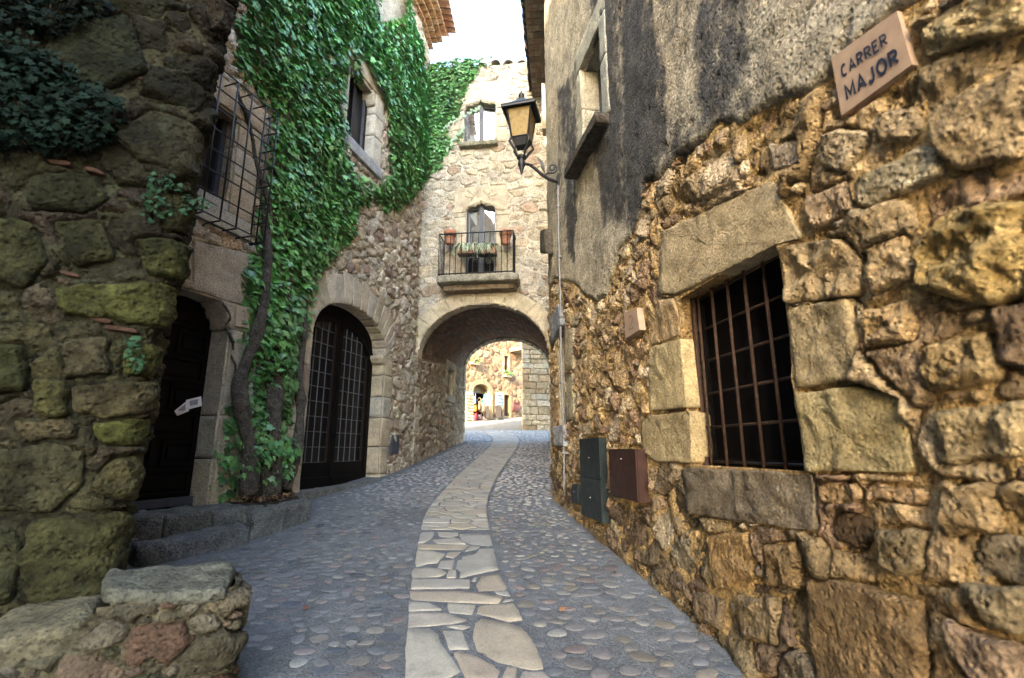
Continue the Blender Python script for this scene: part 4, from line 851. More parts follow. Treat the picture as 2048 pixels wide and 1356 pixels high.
blk = MB().hexa(np.array([(-8,1.6,-.6),(-5.2,1.7,-.6),(-2.85,11.3,-.6),(-8,11.3,-.6),(-8,1.6,12.1),(-5.2,1.7,12.1),(-2.85,11.3,12.1),(-8,11.3,12.1)]), (.05,.045,.04)).build('house_core', M['limewash'], IH)
MB().hexa(np.array([(-8,1.3,12.0),(-4.4,1.2,12.0),(-4.1,7.4,12.0),(-8,7.4,12.0),(-8,1.3,16.4),(-4.4,1.2,16.4),(-4.1,7.4,16.4),(-8,7.4,16.4)]), (.45,.39,.3)).build('sun_block_tower', M['limewash'], IH)  # unseen tower added above the roof to keep the sun off the archway house
gab = MB().hexa(np.array([(-8,11.3,-.6),(-2.32,11.3,-.6),(-2.32,11.52,-.6),(-8,11.52,-.6),(-8,11.3,12.1),(-2.28,11.3,12.1),(-2.28,11.52,12.1),(-8,11.52,12.1)]), (.45,.39,.3)).build('gable_wall', M['limewash'], IH)
# door number three: panelled leaf
d3 = MB().wbox(L_, sD0, sD1, zDoor, zDT, -.33, -.28).build('panelled_door', M['wood'], IH)
for rr_ in range(7):
    z0_ = zDoor+.10+rr_*(zDT-zDoor-.12)/7
    cols_ = [(.08,.94)] if rr_ % 2 == 0 else [(.08,.46),(.56,.94)]
    for a, b in cols_:
        x0, x1 = sD0+a*1.02, sD0+b*1.02; m = MB(); m.wbox(L_, x0, x1, z0_, z0_+.030, -.28, -.255); m.wbox(L_, x0, x1, z0_+.25, z0_+.28, -.28, -.255); m.wbox(L_, x0, x0+.03, z0_+.03, z0_+.25, -.28, -.255); m.wbox(L_, x1-.03, x1, z0_+.03, z0_+.25, -.28, -.255); m.wbox(L_, x0+.07, x1-.07, z0_+.07, z0_+.21, -.28, -.262); m.build('door_panel', M['wood'], d3)
MB().wbox(L_, sD0, sD1, zDoor-.02, zDoor+.07, -.28, -.22).build('kick_board', M['slate'], d3)
# barred window: pane, frame, projecting iron cage
gw = MB().wbox(L_, gwr-.95, gwr, gz0, gz1, -.26, -.23).build('window', M['dark_glass'], IH)
fr = MB()
for a,b in ((gwr-.07,gwr),(gwr-.55,gwr-.49),(gwr-.95,gwr-.89)): fr.wbox(L_, a, b, gz0, gz1, -.23, -.18)
fr.build('frame', M['slate'], gw)
cage = L_.hitpoly([(470,162),(556,228),(530,482),(408,425)], .26); cs1 = cage[1:3,0].mean(); cs0 = cs1-1.55; cz0, cz1 = cage[2:,1].mean(), cage[:2,1].mean()
nbv = 7
for i in range(nbv+1):
    s = cs0+(cs1-cs0)*i/nbv; MB().tube(L_.map([s]*2, [cz0, cz1], [.26]*2), .0105, 8).build('cage_bar', M['iron'], gw, True)
    MB().tube(L_.map([s]*3, [cz0-.02, cz0-.02, cz0-.07], [.27, .04, -.03]), .010, 6).build('cage_bracket', M['iron'], gw, True)
    MB().tube(L_.map([s]*2, [cz1]*2, [.26, .0]), .009, 6).build('cage_bracket', M['iron'], gw, True)
for j in range(8):
    z = cz0+(cz1-cz0)*j/7; MB().tube(L_.map([cs0, cs1], [z]*2, [.275]*2), .0095, 8).build('cage_bar', M['iron'], gw, True)
    MB().tube(L_.map([cs1]*2, [z]*2, [.275, .0]), .009, 6).build('cage_bar', M['iron'], gw, True)
MB().tube(L_.map([cs1]*2, [cz0, cz1], [.13]*2), .010, 8).build('cage_bar', M['iron'], gw, True); MB().tube(L_.map([cs0, cs1], [cz0-.02]*2, [.13]*2), .010, 8).build('cage_bar', M['iron'], gw, True)
# upper window
w2 = MB().wbox(L_, us0, us1, uz0L, uz1L, -.24, -.21).build('window', M['dark_glass'], IH)
for a,b in ((us0,us0+.07),(us1-.07,us1),((us0+us1)/2-.05,(us0+us1)/2+.05)): MB().wbox(L_, a, b, uz0L, uz1L, -.21, -.15).build('frame', M['wood_brown'], w2)
MB().wbox(L_, us1-.085, us1-.07, uz0L, uz1L, -.21, -.155).build('frame_edge', M['lead'], w2)
block(IH, 'shoulder_stone', L_, np.array([(us1-.12,uz1L-.005),(us1-.10,uz1L-.16),(us1-.01,uz1L-.30),(us1+.0,uz1L-.005)]), H=.035, depth=.3, bevel=.01, rough=.003, col=(.46,.4,.32), sp=.04, rings=3, jit=.002)
# eave of corbelled tiles
roofL = MB().hexa(np.array([(-8,2.6,13.4),(-4.0,2.7,12.62),(-1.72,11.62,12.62),(-8,11.62,13.4),(-8,2.6,13.5),(-4.0,2.7,12.7),(-1.72,11.62,12.7),(-8,11.62,13.5)]), (.45,.25,.15)).build('roof', M['brick'], IH)
LT = Wall([(-3.15,7.2),(-2.33,10.28),(-2.24,11.55)], -1, 1)
for row in range(5):
    z0_ = 12.06 + .105*row; h1_ = .13 + .125*row
    s = .05 + (.10 if row % 2 else 0)
    while s < LT.len-.17:
        if row < 4:
            cc = pick(rng, [(.46,.27,.16),(.50,.31,.19),(.42,.25,.15),(.52,.36,.24)], .12)
            V, F = barrel(LT, s+.095, z0_+.075, h1_-.25, h1_, .02, .09, False, 7); MB().add(V, F, cc).wbox(LT, s+.01, s+.18, z0_+.055, z0_+.095, h1_-.25, h1_-.015, col=cc).build('eave_tile', M['brick'], roofL)
        else:
            V, F = barrel(LT, s+.095, 12.60, -.2, .72, .16, .10, True, 8); MB().add(V, F, pick(rng, [(.36,.22,.15),(.30,.20,.15)], .15)).build('eave_tile', M['brick'], roofL, True)
        s += .20
tw = MB(); ss = np.linspace(0, LT.len, 10)
for a, b in zip(ss[:-1], ss[1:]): tw.hexa(LT.map([a,b,b,a]*2, [11.95]*4+[12.62]*4, [.01,.01,-.3,-.3]*2), (.55,.46,.34))
tw.build('wall_head', M['limewash'], IH)

# steps, planter kerb and threshold
ST = thing('door_steps', 'two worn grey stone steps below the door numbered three', 'steps', (-3.2,5.3,.5))
rock(ST, 'lower_step', [(-3.34,4.76),(-2.70,5.52),(-2.92,5.72),(-3.60,4.98)], [.44,.52,.55,.48], [.69,.775,.79,.70], (0.156,0.160,0.164), M['granite'], r=.05, amp=.042, n=34, f=4.5)
for a, b, cc in ((0,.30,(0.148,0.152,0.152)),(.31,.70,(0.140,0.140,0.129)),(.71,1.05,(0.148,0.152,0.148))):
    p0, p1 = np.array((-3.62,4.96)), np.array((-2.94,5.74)); q0, q1 = np.array((-3.98,5.18)), np.array((-3.38,6.02)); f = lambda p, q, t: tuple(p+(q-p)*t)
    rock(ST, 'upper_step', [f(p0,p1,a), f(p0,p1,b), f(q0,q1,b), f(q0,q1,a)], .50, [.90,.93,.95,.93], cc, M['granite'], r=.03, amp=.028, n=20)
KB = thing('planter_kerb', 'grey kerb stones holding soil around the ivy trunks', 'kerb', (-2.8,6.1,.6))
rock(KB, 'kerb_stone', [(-2.98,5.66),(-2.74,5.86),(-2.90,6.05),(-3.14,5.85)], .70, .93, (0.156,0.156,0.144), M['granite'], r=.06, amp=.05, n=18, f=5)
rock(KB, 'kerb_stone', [(-2.76,5.64),(-2.60,6.02),(-2.80,6.10),(-2.94,5.80)], .55, [.90,.92,.92,.90], (0.148,0.152,0.148), M['granite'], r=.04, amp=.045, n=20, f=5)
rock(KB, 'kerb_stone', [(-2.62,6.02),(-2.50,6.52),(-2.72,6.62),(-2.82,6.10)], .58, [.915,.95,.95,.915], (0.156,0.160,0.156), M['granite'], r=.05, amp=.05, n=22, f=4.5)
rock(KB, 'kerb_stone', [(-2.55,6.50),(-2.60,6.72),(-2.98,7.10),(-2.88,6.75)], .62, [.93,.90,.93,.93], (0.156,0.148,0.133), M['granite'], r=.03, amp=.02, n=12)
rock(KB, 'soil', [(-3.32,5.95),(-2.72,5.92),(-2.66,6.62),(-3.12,7.42)], .6, [.93,.90,.92,.98], (.045,.035,.028), M['soil'], r=.03, amp=.035, n=24)
TH = thing('threshold_stones', 'low grey threshold stones along the foot of the arched door', 'threshold', (-2.7,8.6,.9))
for t0, t1 in ((0,.34),(.345,1.0)):
    s0_, s1_ = sA0-.15+(2.35)*t0, sA0-.15+2.35*t1; p = L_.map([s0_,s1_,s1_,s0_],0,[.12,.10,-.32,-.32])[:, :2]; g_ = gz(p[:,1])
    rock(TH, 'threshold_stone', [tuple(x) for x in p], g_-.1, [max(.945, g_[0]+.03), max(.95, g_[1]+.01), .95, .95], (0.187,0.183,0.172), M['granite'], r=.02, amp=.01, n=22)

# ================================================================== the house over the archway
AH = thing('archway_house', 'pale stone house spanning the street over a round archway', 'house', (-.7,11.2,1.2))
ah = A_.hit
aL, aR = ah(831,800)[0], ah(1098,720)[0]; aC = (aL+aR)/2; aW = (aR-aL)/2; aZs = 3.62; aRise = ah(960,607)[1]-aZs
def acurve(t, k=0.0): return np.c_[aC-(aW+k)*np.cos(t), aZs+(aRise+k)*np.sin(t)]
holeP = np.r_[[(aL,.5)], acurve(np.linspace(0, math.pi, 33)), [(aR,.5)]]
def apx(*p): return A_.hitpoly(p)
w1 = apx((929,212),(993,208),(993,286),(928,289)); W1 = rect(w1[[0,3],0].mean(), w1[1:3,0].mean(), w1[2:,1].mean(), w1[:2,1].mean())
w2_ = apx((931,414),(991,412),(991,545),(931,545)); W2 = rect(w2_[[0,3],0].mean(), w2_[1:3,0].mean(), ah(960,546)[1], w2_[:2,1].mean())
def ogee(q, top, wide):        # outline of a small ogee head above a rect opening
    a, b, z = q[0,0], q[1,0], q[2,1]; c = (a+b)/2; w_ = (b-a)/2; drop = .14
    x = np.array([1,.97,.88,.72,.5,.3,.14,.05,0]); y = np.array([-drop,-drop*.45,-drop*.12,.0,.02,.035,.06,.09,top])
    return np.r_[np.c_[c-w_*x, z+y], np.c_[c+w_*x[::-1][1:], (z+y)[::-1][1:]]]
og1, og2 = ogee(W1, .13, 0), ogee(W2, .13, 0)
hole1 = np.r_[[(W1[0,0], W1[0,1])], og1, [(W1[1,0], W1[0,1])]]; hole2 = np.r_[[(W2[0,0], W2[0,1])], og2, [(W2[1,0], W2[0,1])]]
AB = []; CREAM = [(.53,.47,.38),(.57,.51,.41),(.50,.44,.35),(.60,.54,.45),(.48,.41,.32),(.54,.45,.33),(.47,.42,.36),(.40,.31,.24)]
nv = 15
for i in range(nv):
    t = np.linspace(math.pi*i/nv, math.pi*(i+1)/nv, 4); AB.append((np.r_[acurve(t, .004), acurve(t[::-1], .36+rng.uniform(-.03,.04))], pick(rng, [(.46,.40,.30),(.50,.43,.32),(.43,.37,.28),(.48,.39,.27)], .1)))
zz = aZs-.01
for hgt_ in (.34,.30,.42,.28,.35,.45,.3,.3): AB.append((rect(aL-.34+rng.uniform(-.05,.08), aL-.004, zz-hgt_+.012, zz), pick(rng, [(.44,.37,.27),(.40,.33,.25),(.46,.40,.31)], .1))); zz -= hgt_
zz = aZs-.01
for hgt_ in (.34,.40,.42,.38,.35,.45): AB.append((rect(aR+.004, aR+.34, zz-hgt_+.012, zz), pick(rng, CREAM, .1))); zz -= hgt_
jam = []
for q in (W1, W2):
    zt = q[2,1]-.14; zz = q[0,1]; hs = [.5,.45,.5,.5,.4] if q is W2 else [.42,.36,.4]
    for hgt_ in hs:
        z1_ = min(zz+hgt_, zt)
        if z1_-zz < .08: break
        for a, b in ((q[0,0]-rng.uniform(.24,.36), q[0,0]-.004),(q[1,0]+.004, q[1,0]+rng.uniform(.22,.36))): AB.append((rect(a, b, zz+.005, z1_-.005), pick(rng, [(.40,.35,.27),(.38,.33,.25),(.42,.37,.29)], .06)))
        zz = z1_
lint = []
for q, og, top, side in ((W1, og1, .66, .30),(W2, og2, .52, .28)):
    zt = q[2,1]-.14; lint.append(np.r_[[(q[0,0]-side, zt+.004)], [(og[0,0]-.002, zt+.004)], og[1:-1], [(og[-1,0]+.002, zt+.004)], [(q[1,0]+side, zt+.004),(q[1,0]+side, zt+.14+top),(q[0,0]-side, zt+.14+top)]])
IVY_A = apx((800,150),(846,128),(975,112),(950,152),(928,185),(918,225),(896,256),(902,300),(884,335),(850,368),(826,396),(800,400))
def regA(S, Z, P): return np.minimum(.2-psd(P, IVY_A), Z-1.0)
def colA(r, s, z):
    return pick(r, CREAM, .10)*(.88 if z < 8 else .78)  # upper stones darkened in the colour to offset the stronger skylight
topA = 11.35; sA_0, sA_1 = ah(815,500)[0], ah(1112,500)[0]+.35
rubble(AH, A_, np.arange(sA_0-.1, sA_1, .0195), np.arange(1.0, topA, .0205), lambda s, z: .066 if z < 9.6 else .056, colA, (.45,.425,.37), M['cream'], M['limewash'], [holeP, hole1, hole2], [b[0] for b in AB]+[rect(l[:,0].min(), l[:,0].max(), l[:,1].min(), l[:,1].max()) for l in lint], regA, asp=1.6, tries=3000, Hs=(.008,.030), gap=.006, bev=.022, rough=.013, pack=1.05, seed=91, rotj=.14, tiltj=.1, keep=300, sizes=(2.2,1.6,1.2,.9,.65,.45), vcol=.2, mrough=.014)
for poly, cc in AB: block(AH, 'dressed_stone', A_, poly, H=.025, depth=.34, bevel=.012, rough=.006, col=cc, sp=.035, rings=3, jit=.0019)
for l in lint:
    lo = MB().plate(A_, l, -.3, .03, (.40,.35,.27)).build('carved_lintel', M['dressed'], AH)
    og = og1 if l is lint[0] else og2; c = og.mean(0)*[1,0]+[0, og[0,1]]
    for k_, hh_ in ((1.10,.034),(1.22,.034)):
        pts = c+(og-c)*np.array([k_, k_+.10]); MB().tube(A_.map(pts[:,0], pts[:,1], hh_), .016, 6, (.43,.37,.29)).build('moulding', M['dressed'], lo, True)
    for sg in (-1, 1):             # carved leaf either side of the ogee point
        if l is lint[1]:
            for pth in ([(.06,.42),(.16,.30),(.24,.16)],[(.34,.44),(.22,.34),(.17,.28)],[(.40,.30),(.30,.26),(.2,.24)]):
                p = np.array([(c[0]+sg*a_, W2[2,1]+b_) for a_, b_ in pth]); MB().tube(A_.map(p[:,0], p[:,1], .03), .014, 5, (.43,.37,.29)).build('carving', M['dressed'], lo, True)
def win_fill(q, og, hd, mat, fm, name):
    full = np.r_[[(q[0,0], q[0,1])], og, [(q[1,0], q[0,1])]]; wnd = MB().plate(A_, full, hd-.03, hd).build(name, mat, AH)
    c = (q[0,0]+q[1,0])/2
    for a, b in ((q[0,0], q[0,0]+.06),(q[1,0]-.06, q[1,0]),(c-.055, c+.055)): MB().wbox(A_, a, b, q[0,1], q[2,1]+(.0 if a != c-.055 else .14)-(.1 if a != c-.055 else 0), hd, hd+.05).build('frame', fm, wnd)
    MB().wbox(A_, q[0,0]+.06, c-.055, q[0,1], q[0,1]+.06, hd, hd+.045).build('frame', fm, wnd); MB().wbox(A_, c+.055, q[1,0]-.06, q[0,1], q[0,1]+.06, hd, hd+.045).build('frame', fm, wnd)
    o_ = og.copy(); pts = A_.map(o_[:,0], o_[:,1]-.04, hd+.03); MB().tube(pts, .022, 6).build('frame', fm, wnd, True)
    return wnd
win_fill(W1, og1, -.16, M['sky_glass'], M['slate'], 'window')
bd = win_fill(W2, og2, -.16, M['sky_glass'], M['slate'], 'balcony_door')
MB().wbox(A_, W2[0,0]+.06, W2[1,0]-.06, W2[0,1]+.06, W2[0,1]+.45, -.15, -.125).build('lower_panel', M['wood'], bd)
block(AH, 'window_sill', A_, rect(W1[0,0]-.09, W1[1,0]+.05, W1[0,1]-.13, W1[0,1]-.005), H=.16, depth=.1, bevel=.02, rough=.01, col=(.22,.21,.16), mat=M['granite'], sp=.06, rings=3)
# balcony: slab and railing
bq = apx((876,556),(1036,548)); bz1 = A_.hit(955,549, .5)[1]
BA = MB(); b0, b1 = A_.hit(877,552,.5)[0]-.04, A_.hit(1034,548,.5)[0]+.02
p = A_.map([b0,b1,b1,b0], 0, [.56,.56,.0,.0])[:, :2]
bal = rock(AH, 'balcony', [tuple(x) for x in p], bz1-.17, bz1, (.30,.275,.225), M['granite'], r=.045, amp=.03, n=44)
p = A_.map([b0+.12,b1-.08,b1-.08,b0+.12], 0, [.34,.34,.0,.0])[:, :2]; rock(bal, 'corbel_course', [tuple(x) for x in p], bz1-.30, bz1-.165, (.26,.20,.14), M['granite'], r=.03, amp=.03, n=30)
r0, r1 = A_.hit(878,500,.5)[0], A_.hit(1026,500,.5)[0]; rz0, rz1 = bz1+.045, A_.hit(950,465,.5)[1]
for z_ in (rz0, rz1): MB().tube(A_.map([r0, r1], [z_]*2, [.5]*2), .016, 6).build('rail', M['iron'], bal)
for s_ in (r0, r1):
    for z_ in (rz0, rz1): MB().tube(A_.map([s_]*2, [z_]*2, [.5, .0]), .014, 6).build('rail', M['iron'], bal)
for i in range(14): s_ = r0+(r1-r0)*i/13; MB().tube(A_.map([s_]*2, [rz0-.03, rz1], [.5]*2), .011, 6).build('baluster', M['iron'], bal)
for s_ in (r0, r1):
    for k_ in (1,2,3): MB().tube(A_.map([s_]*2, [rz0-.03, rz1], [.5-.125*k_]*2), .010, 6).build('baluster', M['iron'], bal)
# roof edge
roofA = MB().hexa(np.array([(-5.4,11.9,11.36),(3.0,11.3,11.36),(3.5,16.8,11.7),(-5.4,16.8,11.7),(-5.4,11.9,11.42),(3.0,11.3,11.42),(3.5,16.8,11.8),(-5.4,16.8,11.8)]), (.35,.25,.18)).build('roof', M['brick'], AH)
s_ = sA_0-.1
while s_ < sA_1+.2:
    V, F = barrel(A_, s_+.17, topA-.045+rng.uniform(-.03,.03), -.6, .05+rng.uniform(-.03,.03), .15, .14, True, 8); MB().add(V, F, pick(rng, [(.33,.29,.24),(.36,.32,.27),(.30,.26,.21)], .15)).build('roof_tile', M['brick'], roofA, True); s_ += .345
# passage: vault and side walls
yF, yB = 11.25, 16.6
eL, eR, eZs, eRise = -1.58, 1.28, 4.20, 1.05
class Vault:
    """a: 0..1 around the arch from left springing to right, y along, h inwards"""
    def map(self, a, y, h=0.0):
        a, y, h = np.broadcast_arrays(np.asarray(a, float), np.asarray(y, float), np.asarray(h, float)); a, y, h = a.ravel(), y.ravel(), h.ravel(); k = np.clip((y-yF)/(yB-yF), 0, 1)
        P0 = A_.map(aC, 0)[0]; c = P0[0]*(1-k)+(eL+eR)/2*k; w_ = (aW+.05)*(1-k)+((eR-eL)/2+.05)*k; zs = aZs*(1-k)+eZs*k; ri = (aRise+.05)*(1-k)+(eRise+.05)*k; t = a*math.pi
        return np.stack([c-(w_-h)*np.cos(t), y, zs+(ri-h)*np.sin(t)], 1)
VT = Vault()
A2, Y2 = np.meshgrid(np.linspace(0, 1, 49), np.linspace(yF+.15, yB, 40)); V = VT.map(A2, Y2, .006*fbm(A2*4, Y2, f=3, o=3, seed=2)); q_ = (np.arange(39)[:,None]*49+np.arange(48)[None]).ravel()
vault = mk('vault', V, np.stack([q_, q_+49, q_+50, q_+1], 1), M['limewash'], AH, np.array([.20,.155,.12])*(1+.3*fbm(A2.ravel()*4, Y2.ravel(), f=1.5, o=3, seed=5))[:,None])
bk = []; na = 30
for j in range(int((yB-yF-.2)/.29)):
    for i in range(na):
        a0, a1 = i/na+.0015, (i+1)/na-.0015; y0_ = yF+.17+j*.29+(.145 if i % 2 else 0); y1_ = min(y0_+.278, yB-.01)
        if y1_-y0_ < .08: continue
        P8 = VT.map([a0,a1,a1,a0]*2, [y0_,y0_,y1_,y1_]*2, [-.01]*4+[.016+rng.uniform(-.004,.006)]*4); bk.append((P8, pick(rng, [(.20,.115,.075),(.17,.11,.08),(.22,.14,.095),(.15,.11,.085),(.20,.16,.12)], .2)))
bk.sort(key=lambda b: -(1.0/(b[0][:,1].mean()-9)**1.5 + .3*(b[0][:,0].mean() < .4)))
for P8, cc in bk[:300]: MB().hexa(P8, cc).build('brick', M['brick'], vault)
m = MB()
for P8, cc in bk[300:]: m.hexa(P8, cc)
m.build('bricks', M['brick'], vault)['kind'] = 'stuff'
PL_ = Wall([(A_.map(aL,0)[0][0]-.03, yF+.1),(eL-.05, yB)], -1, 0); PR_ = Wall([(A_.map(aR,0)[0][0]+.03, yF-.1),(eR+.05, yB)], 1, 0)
pw = rect(PL_.hit(894,760)[0], PL_.hit(907,760)[0], PL_.hit(900,790)[1], PL_.hit(900,737)[1])
PB = [rect(pw[0,0]-.16, pw[1,0]+.2, pw[2,1]+.005, pw[2,1]+.2), rect(pw[0,0]-.18, pw[0,0]-.004, pw[0,1], pw[2,1]), rect(pw[1,0]+.004, pw[1,0]+.2, pw[0,1], pw[2,1]), rect(pw[0,0]-.16, pw[1,0]+.2, pw[0,1]-.22, pw[0,1]-.005)]
zs_ = lambda s: aZs*(1-s/PL_.len)+eZs*s/PL_.len
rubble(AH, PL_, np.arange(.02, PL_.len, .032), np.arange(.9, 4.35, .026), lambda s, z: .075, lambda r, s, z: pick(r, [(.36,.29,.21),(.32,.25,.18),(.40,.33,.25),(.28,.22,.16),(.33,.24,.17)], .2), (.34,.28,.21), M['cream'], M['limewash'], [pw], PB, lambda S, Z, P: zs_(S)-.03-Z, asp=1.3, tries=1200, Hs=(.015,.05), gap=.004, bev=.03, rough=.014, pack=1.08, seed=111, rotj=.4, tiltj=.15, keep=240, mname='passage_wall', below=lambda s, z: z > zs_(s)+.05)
for q in PB: block(AH, 'dressed_stone', PL_, q, H=.03, depth=.25, bevel=.012, rough=.006, col=(.38,.32,.24), sp=.06, rings=3)
pwn = MB().wbox(PL_, pw[0,0], pw[1,0], pw[0,1], pw[2,1], -.22, -.19).build('window', M['dark_glass'], AH)
for i in range(2): s_ = pw[0,0]+(pw[1,0]-pw[0,0])*(i+1)/3; MB().tube(PL_.map([s_]*2, [pw[0,1],pw[2,1]], [-.1]*2), .012, 6).build('grille_bar', M['iron'], pwn)
m = MB()
for a, b in zip(np.linspace(0, PR_.len, 9)[:-1], np.linspace(0, PR_.len, 9)[1:]): m.hexa(PR_.map([a,b,b,a]*2, [.9]*4+[4.3]*4, [0,0,-.3,-.3]*2), (.34,.27,.19))
m.build('passage_wall', M['cream'], AH)
# masses either side of and above the passage
def solid(name, x0, x1, y0, y1, z0, z1, col, mat, par): return MB().hexa(np.array([(x0,y0,z0),(x1,y0,z0),(x1,y1,z0),(x0,y1,z0),(x0,y0,z1),(x1,y0,z1),(x1,y1,z1),(x0,y1,z1)]), col).build(name, mat, par)
solid('side_wall', -5.4, -2.75, 11.62, 16.75, -.5, 11.38, (.45,.38,.28), M['limewash'], AH); solid('side_wall', 1.75, 4.5, 11.5, 16.75, -.5, 11.38, (.45,.38,.28), M['limewash'], AH)
solid('upper_floor', -2.75, 1.75, 11.72, 16.4, 5.55, 11.36, (.45,.38,.28), M['limewash'], AH)
# far face with the exit arch
E_ = Wall([(-2.9,yB),(1.9,yB)], -1, 0); ec = (eL+eR)/2+2.9; ew = (eR-eL)/2
def ecurve(t, k=0.0): return np.c_[ec-(ew+k)*np.cos(t), eZs+(eRise+k)*np.sin(t)]
for i in range(17):
    t = np.linspace(math.pi*i/17, math.pi*(i+1)/17, 3); block(AH, 'dressed_stone', E_, np.r_[ecurve(t, .0), ecurve(t[::-1], .4)], H=.02, depth=.45, bevel=.02, rough=.012, col=pick(rng, [(.34,.27,.19),(.38,.31,.22),(.30,.24,.17)], .12), sp=.08, rings=2, jit=.0019)
zz = eZs
for k in range(8):
    for a, b in ((ec-ew-.36, ec-ew),(ec+ew, ec+ew+.36)): block(AH, 'dressed_stone', E_, rect(a, b, zz-.34, zz-.01), H=.02, depth=.45, bevel=.02, rough=.012, col=pick(rng, [(.34,.27,.19),(.38,.31,.22)], .12), sp=.08, rings=2, jit=.01)
    zz -= .35

# ================================================================== the sunlit square beyond
CH = thing('corner_house', 'shaded house corner of squared stone courses beyond the archway', 'house', (2,22.4,2.1))
c0 = np.array(GROUND.hit(1045,860)); K_ = Wall([tuple(c0), (c0[0]+6, c0[1]+.9)], -1, 0); gk = float(gz(c0[1]))
solid('house_core', c0[0]+.06, c0[0]+6, c0[1]+.95, c0[1]+2.6, 1.5, 7.2, (.42,.34,.24), M['limewash'], CH)
m = MB().hexa(np.array([(c0[0]+.03,c0[1]+.06,1.5),(c0[0]+6,c0[1]+.96,1.5),(c0[0]+6,c0[1]+2.6,1.5),(c0[0]+.03,c0[1]+2.6,1.5),(c0[0]+.03,c0[1]+.06,7.2),(c0[0]+6,c0[1]+.96,7.2),(c0[0]+6,c0[1]+2.6,7.2),(c0[0]+.03,c0[1]+2.6,7.2)]), (.42,.35,.26)); m.build('wall', M['limewash'], CH)
zz = gk-.1; r2 = np.random.default_rng(5)
while zz < 7.1:
    hgt_ = r2.uniform(.18,.34); s = -.02
    while s < 2.2:
        wl = r2.uniform(.28,.75); block(CH, 'stone', K_, rect(s, s+wl-.012, zz, zz+hgt_-.012), H=r2.uniform(.015,.04), depth=.05, bevel=.025, rough=.02, col=pick(r2, [(.40,.31,.20),(.43,.345,.23),(.37,.275,.165),(.33,.225,.13),(.41,.34,.25)], .16), mat=M['cream'], sp=.028, rings=3, jit=.03); s += wl
    zz += hgt_
SH = thing('shop_house', 'sunlit golden stone house with an arched souvenir shop on the square', 'house', (-1,28,3))
Q_ = Wall([(-5.5,23.4),(-2.9,26.2),(1.6,31.4),(3.5,33.6)], -1, 1)
qh = Q_.hit
sh = Q_.hitpoly([(945,800),(979,800),(979,848),(945,850)]); shop = rect(sh[[0,3],0].mean(), sh[1:3,0].mean(), 2.4, qh(962,783)[1]); sw = (shop[1,0]-shop[0,0])/2; sc = shop[:2,0].mean()
tq = np.linspace(0, math.pi, 13); shop_h = np.r_[[(shop[0,0],2.4)], np.c_[sc-sw*np.cos(tq), shop[2,1]+.42*np.sin(tq)], [(shop[1,0],2.4)]]
dq = Q_.hitpoly([(1008,790),(1018,790),(1019,832),(1007,833)]); dr = rect(dq[[0,3],0].mean(), dq[1:3,0].mean(), dq[2:,1].mean(), dq[:2,1].mean())
vq = Q_.hitpoly([(1008,712),(1016,712),(1016,750),(1008,750)]); vr = rect(vq[[0,3],0].mean(), vq[1:3,0].mean(), vq[2:,1].mean(), vq[:2,1].mean())
zq = 9.2
rubble(SH, Q_, np.arange(.5, Q_.len-.1, .055), np.arange(2.3, zq, .055), lambda s, z: .13, lambda r, s, z: pick(r, [(.25,.155,.085),(.28,.18,.105),(.22,.125,.07),(.30,.20,.12),(.18,.10,.06)], .12), (.32,.215,.12), M['cream'], M['limewash'], [shop_h, dr, vr], (), None, asp=1.25, tries=1300, Hs=(.01,.03), gap=.01, bev=.03, rough=.015, pack=.95, seed=131, keep=0, coarse=1)
MB().hexa(np.r_[Q_.map([.2,Q_.len,Q_.len,.2], [2]*4, [-1.2,-1.2,-4,-4]), Q_.map([.2,Q_.len,Q_.len,.2], [zq]*4, [-1.2,-1.2,-4,-4])], (.5,.4,.27)).build('house_core', M['void'], SH)
for q, nm, mt in ((dr,'door',M['shopwood']),(vr,'window',M['dark_glass'])):
    o = MB().wbox(Q_, q[0,0], q[1,0], q[0,1], q[2,1], -.25, -.2).build(nm, mt, SH); rv = MB()
    for a,b,c,d_ in ((q[0,0]-.16,q[0,0],q[0,1],q[2,1]+.16),(q[1,0],q[1,0]+.16,q[0,1],q[2,1]+.16),(q[0,0],q[1,0],q[2,1],q[2,1]+.16),(q[0,0]-.1,q[1,0]+.1,q[0,1]-.12,q[0,1])): rv.wbox(Q_, a, b, c, d_, -.28, .04, col=(.30,.21,.12))
    rv.build('surround', M['dressed'], SH)
    if nm == 'window':
        for a,b,c,d_ in ((q[0,0],q[0,0]+.06,q[0,1],q[2,1]),(q[1,0]-.06,q[1,0],q[0,1],q[2,1]),(q[0,0],q[1,0],(q[0,1]+q[2,1])/2,(q[0,1]+q[2,1])/2+.06)): MB().wbox(Q_, a, b, c, d_, -.2, -.15).build('frame', M['shopwood'], o)
        MB().wbox(Q_, q[0,0]+.07, q[1,0]-.07, (q[0,1]+q[2,1])/2+.08, q[2,1]-.05, -.2, -.17, col=(.40,.39,.36)).build('curtain', M['goods'], o)
rv = MB()
for a, b in zip(tq[:-1], tq[1:]):
    P0 = [(sc-sw*math.cos(x), shop[2,1]+.42*math.sin(x)) for x in (a,b)]; P1 = [(sc-(sw+.25)*math.cos(x), shop[2,1]+.67*math.sin(x)) for x in (a,b)]
    rv.hexa(Q_.map([P0[0][0],P0[1][0],P0[1][0],P0[0][0],P1[0][0],P1[1][0],P1[1][0],P1[0][0]], [P0[0][1],P0[1][1],P0[1][1],P0[0][1],P1[0][1],P1[1][1],P1[1][1],P1[0][1]], [.04,.04,-.5,-.5]*2), (.30,.205,.12))
for a, b in ((shop[0,0]-.25, shop[0,0]),(shop[1,0], shop[1,0]+.25)): rv.wbox(Q_, a, b, 2.4, shop[2,1], -.5, .04, col=(.31,.22,.13))
rv.build('shop_arch', M['dressed'], SH)
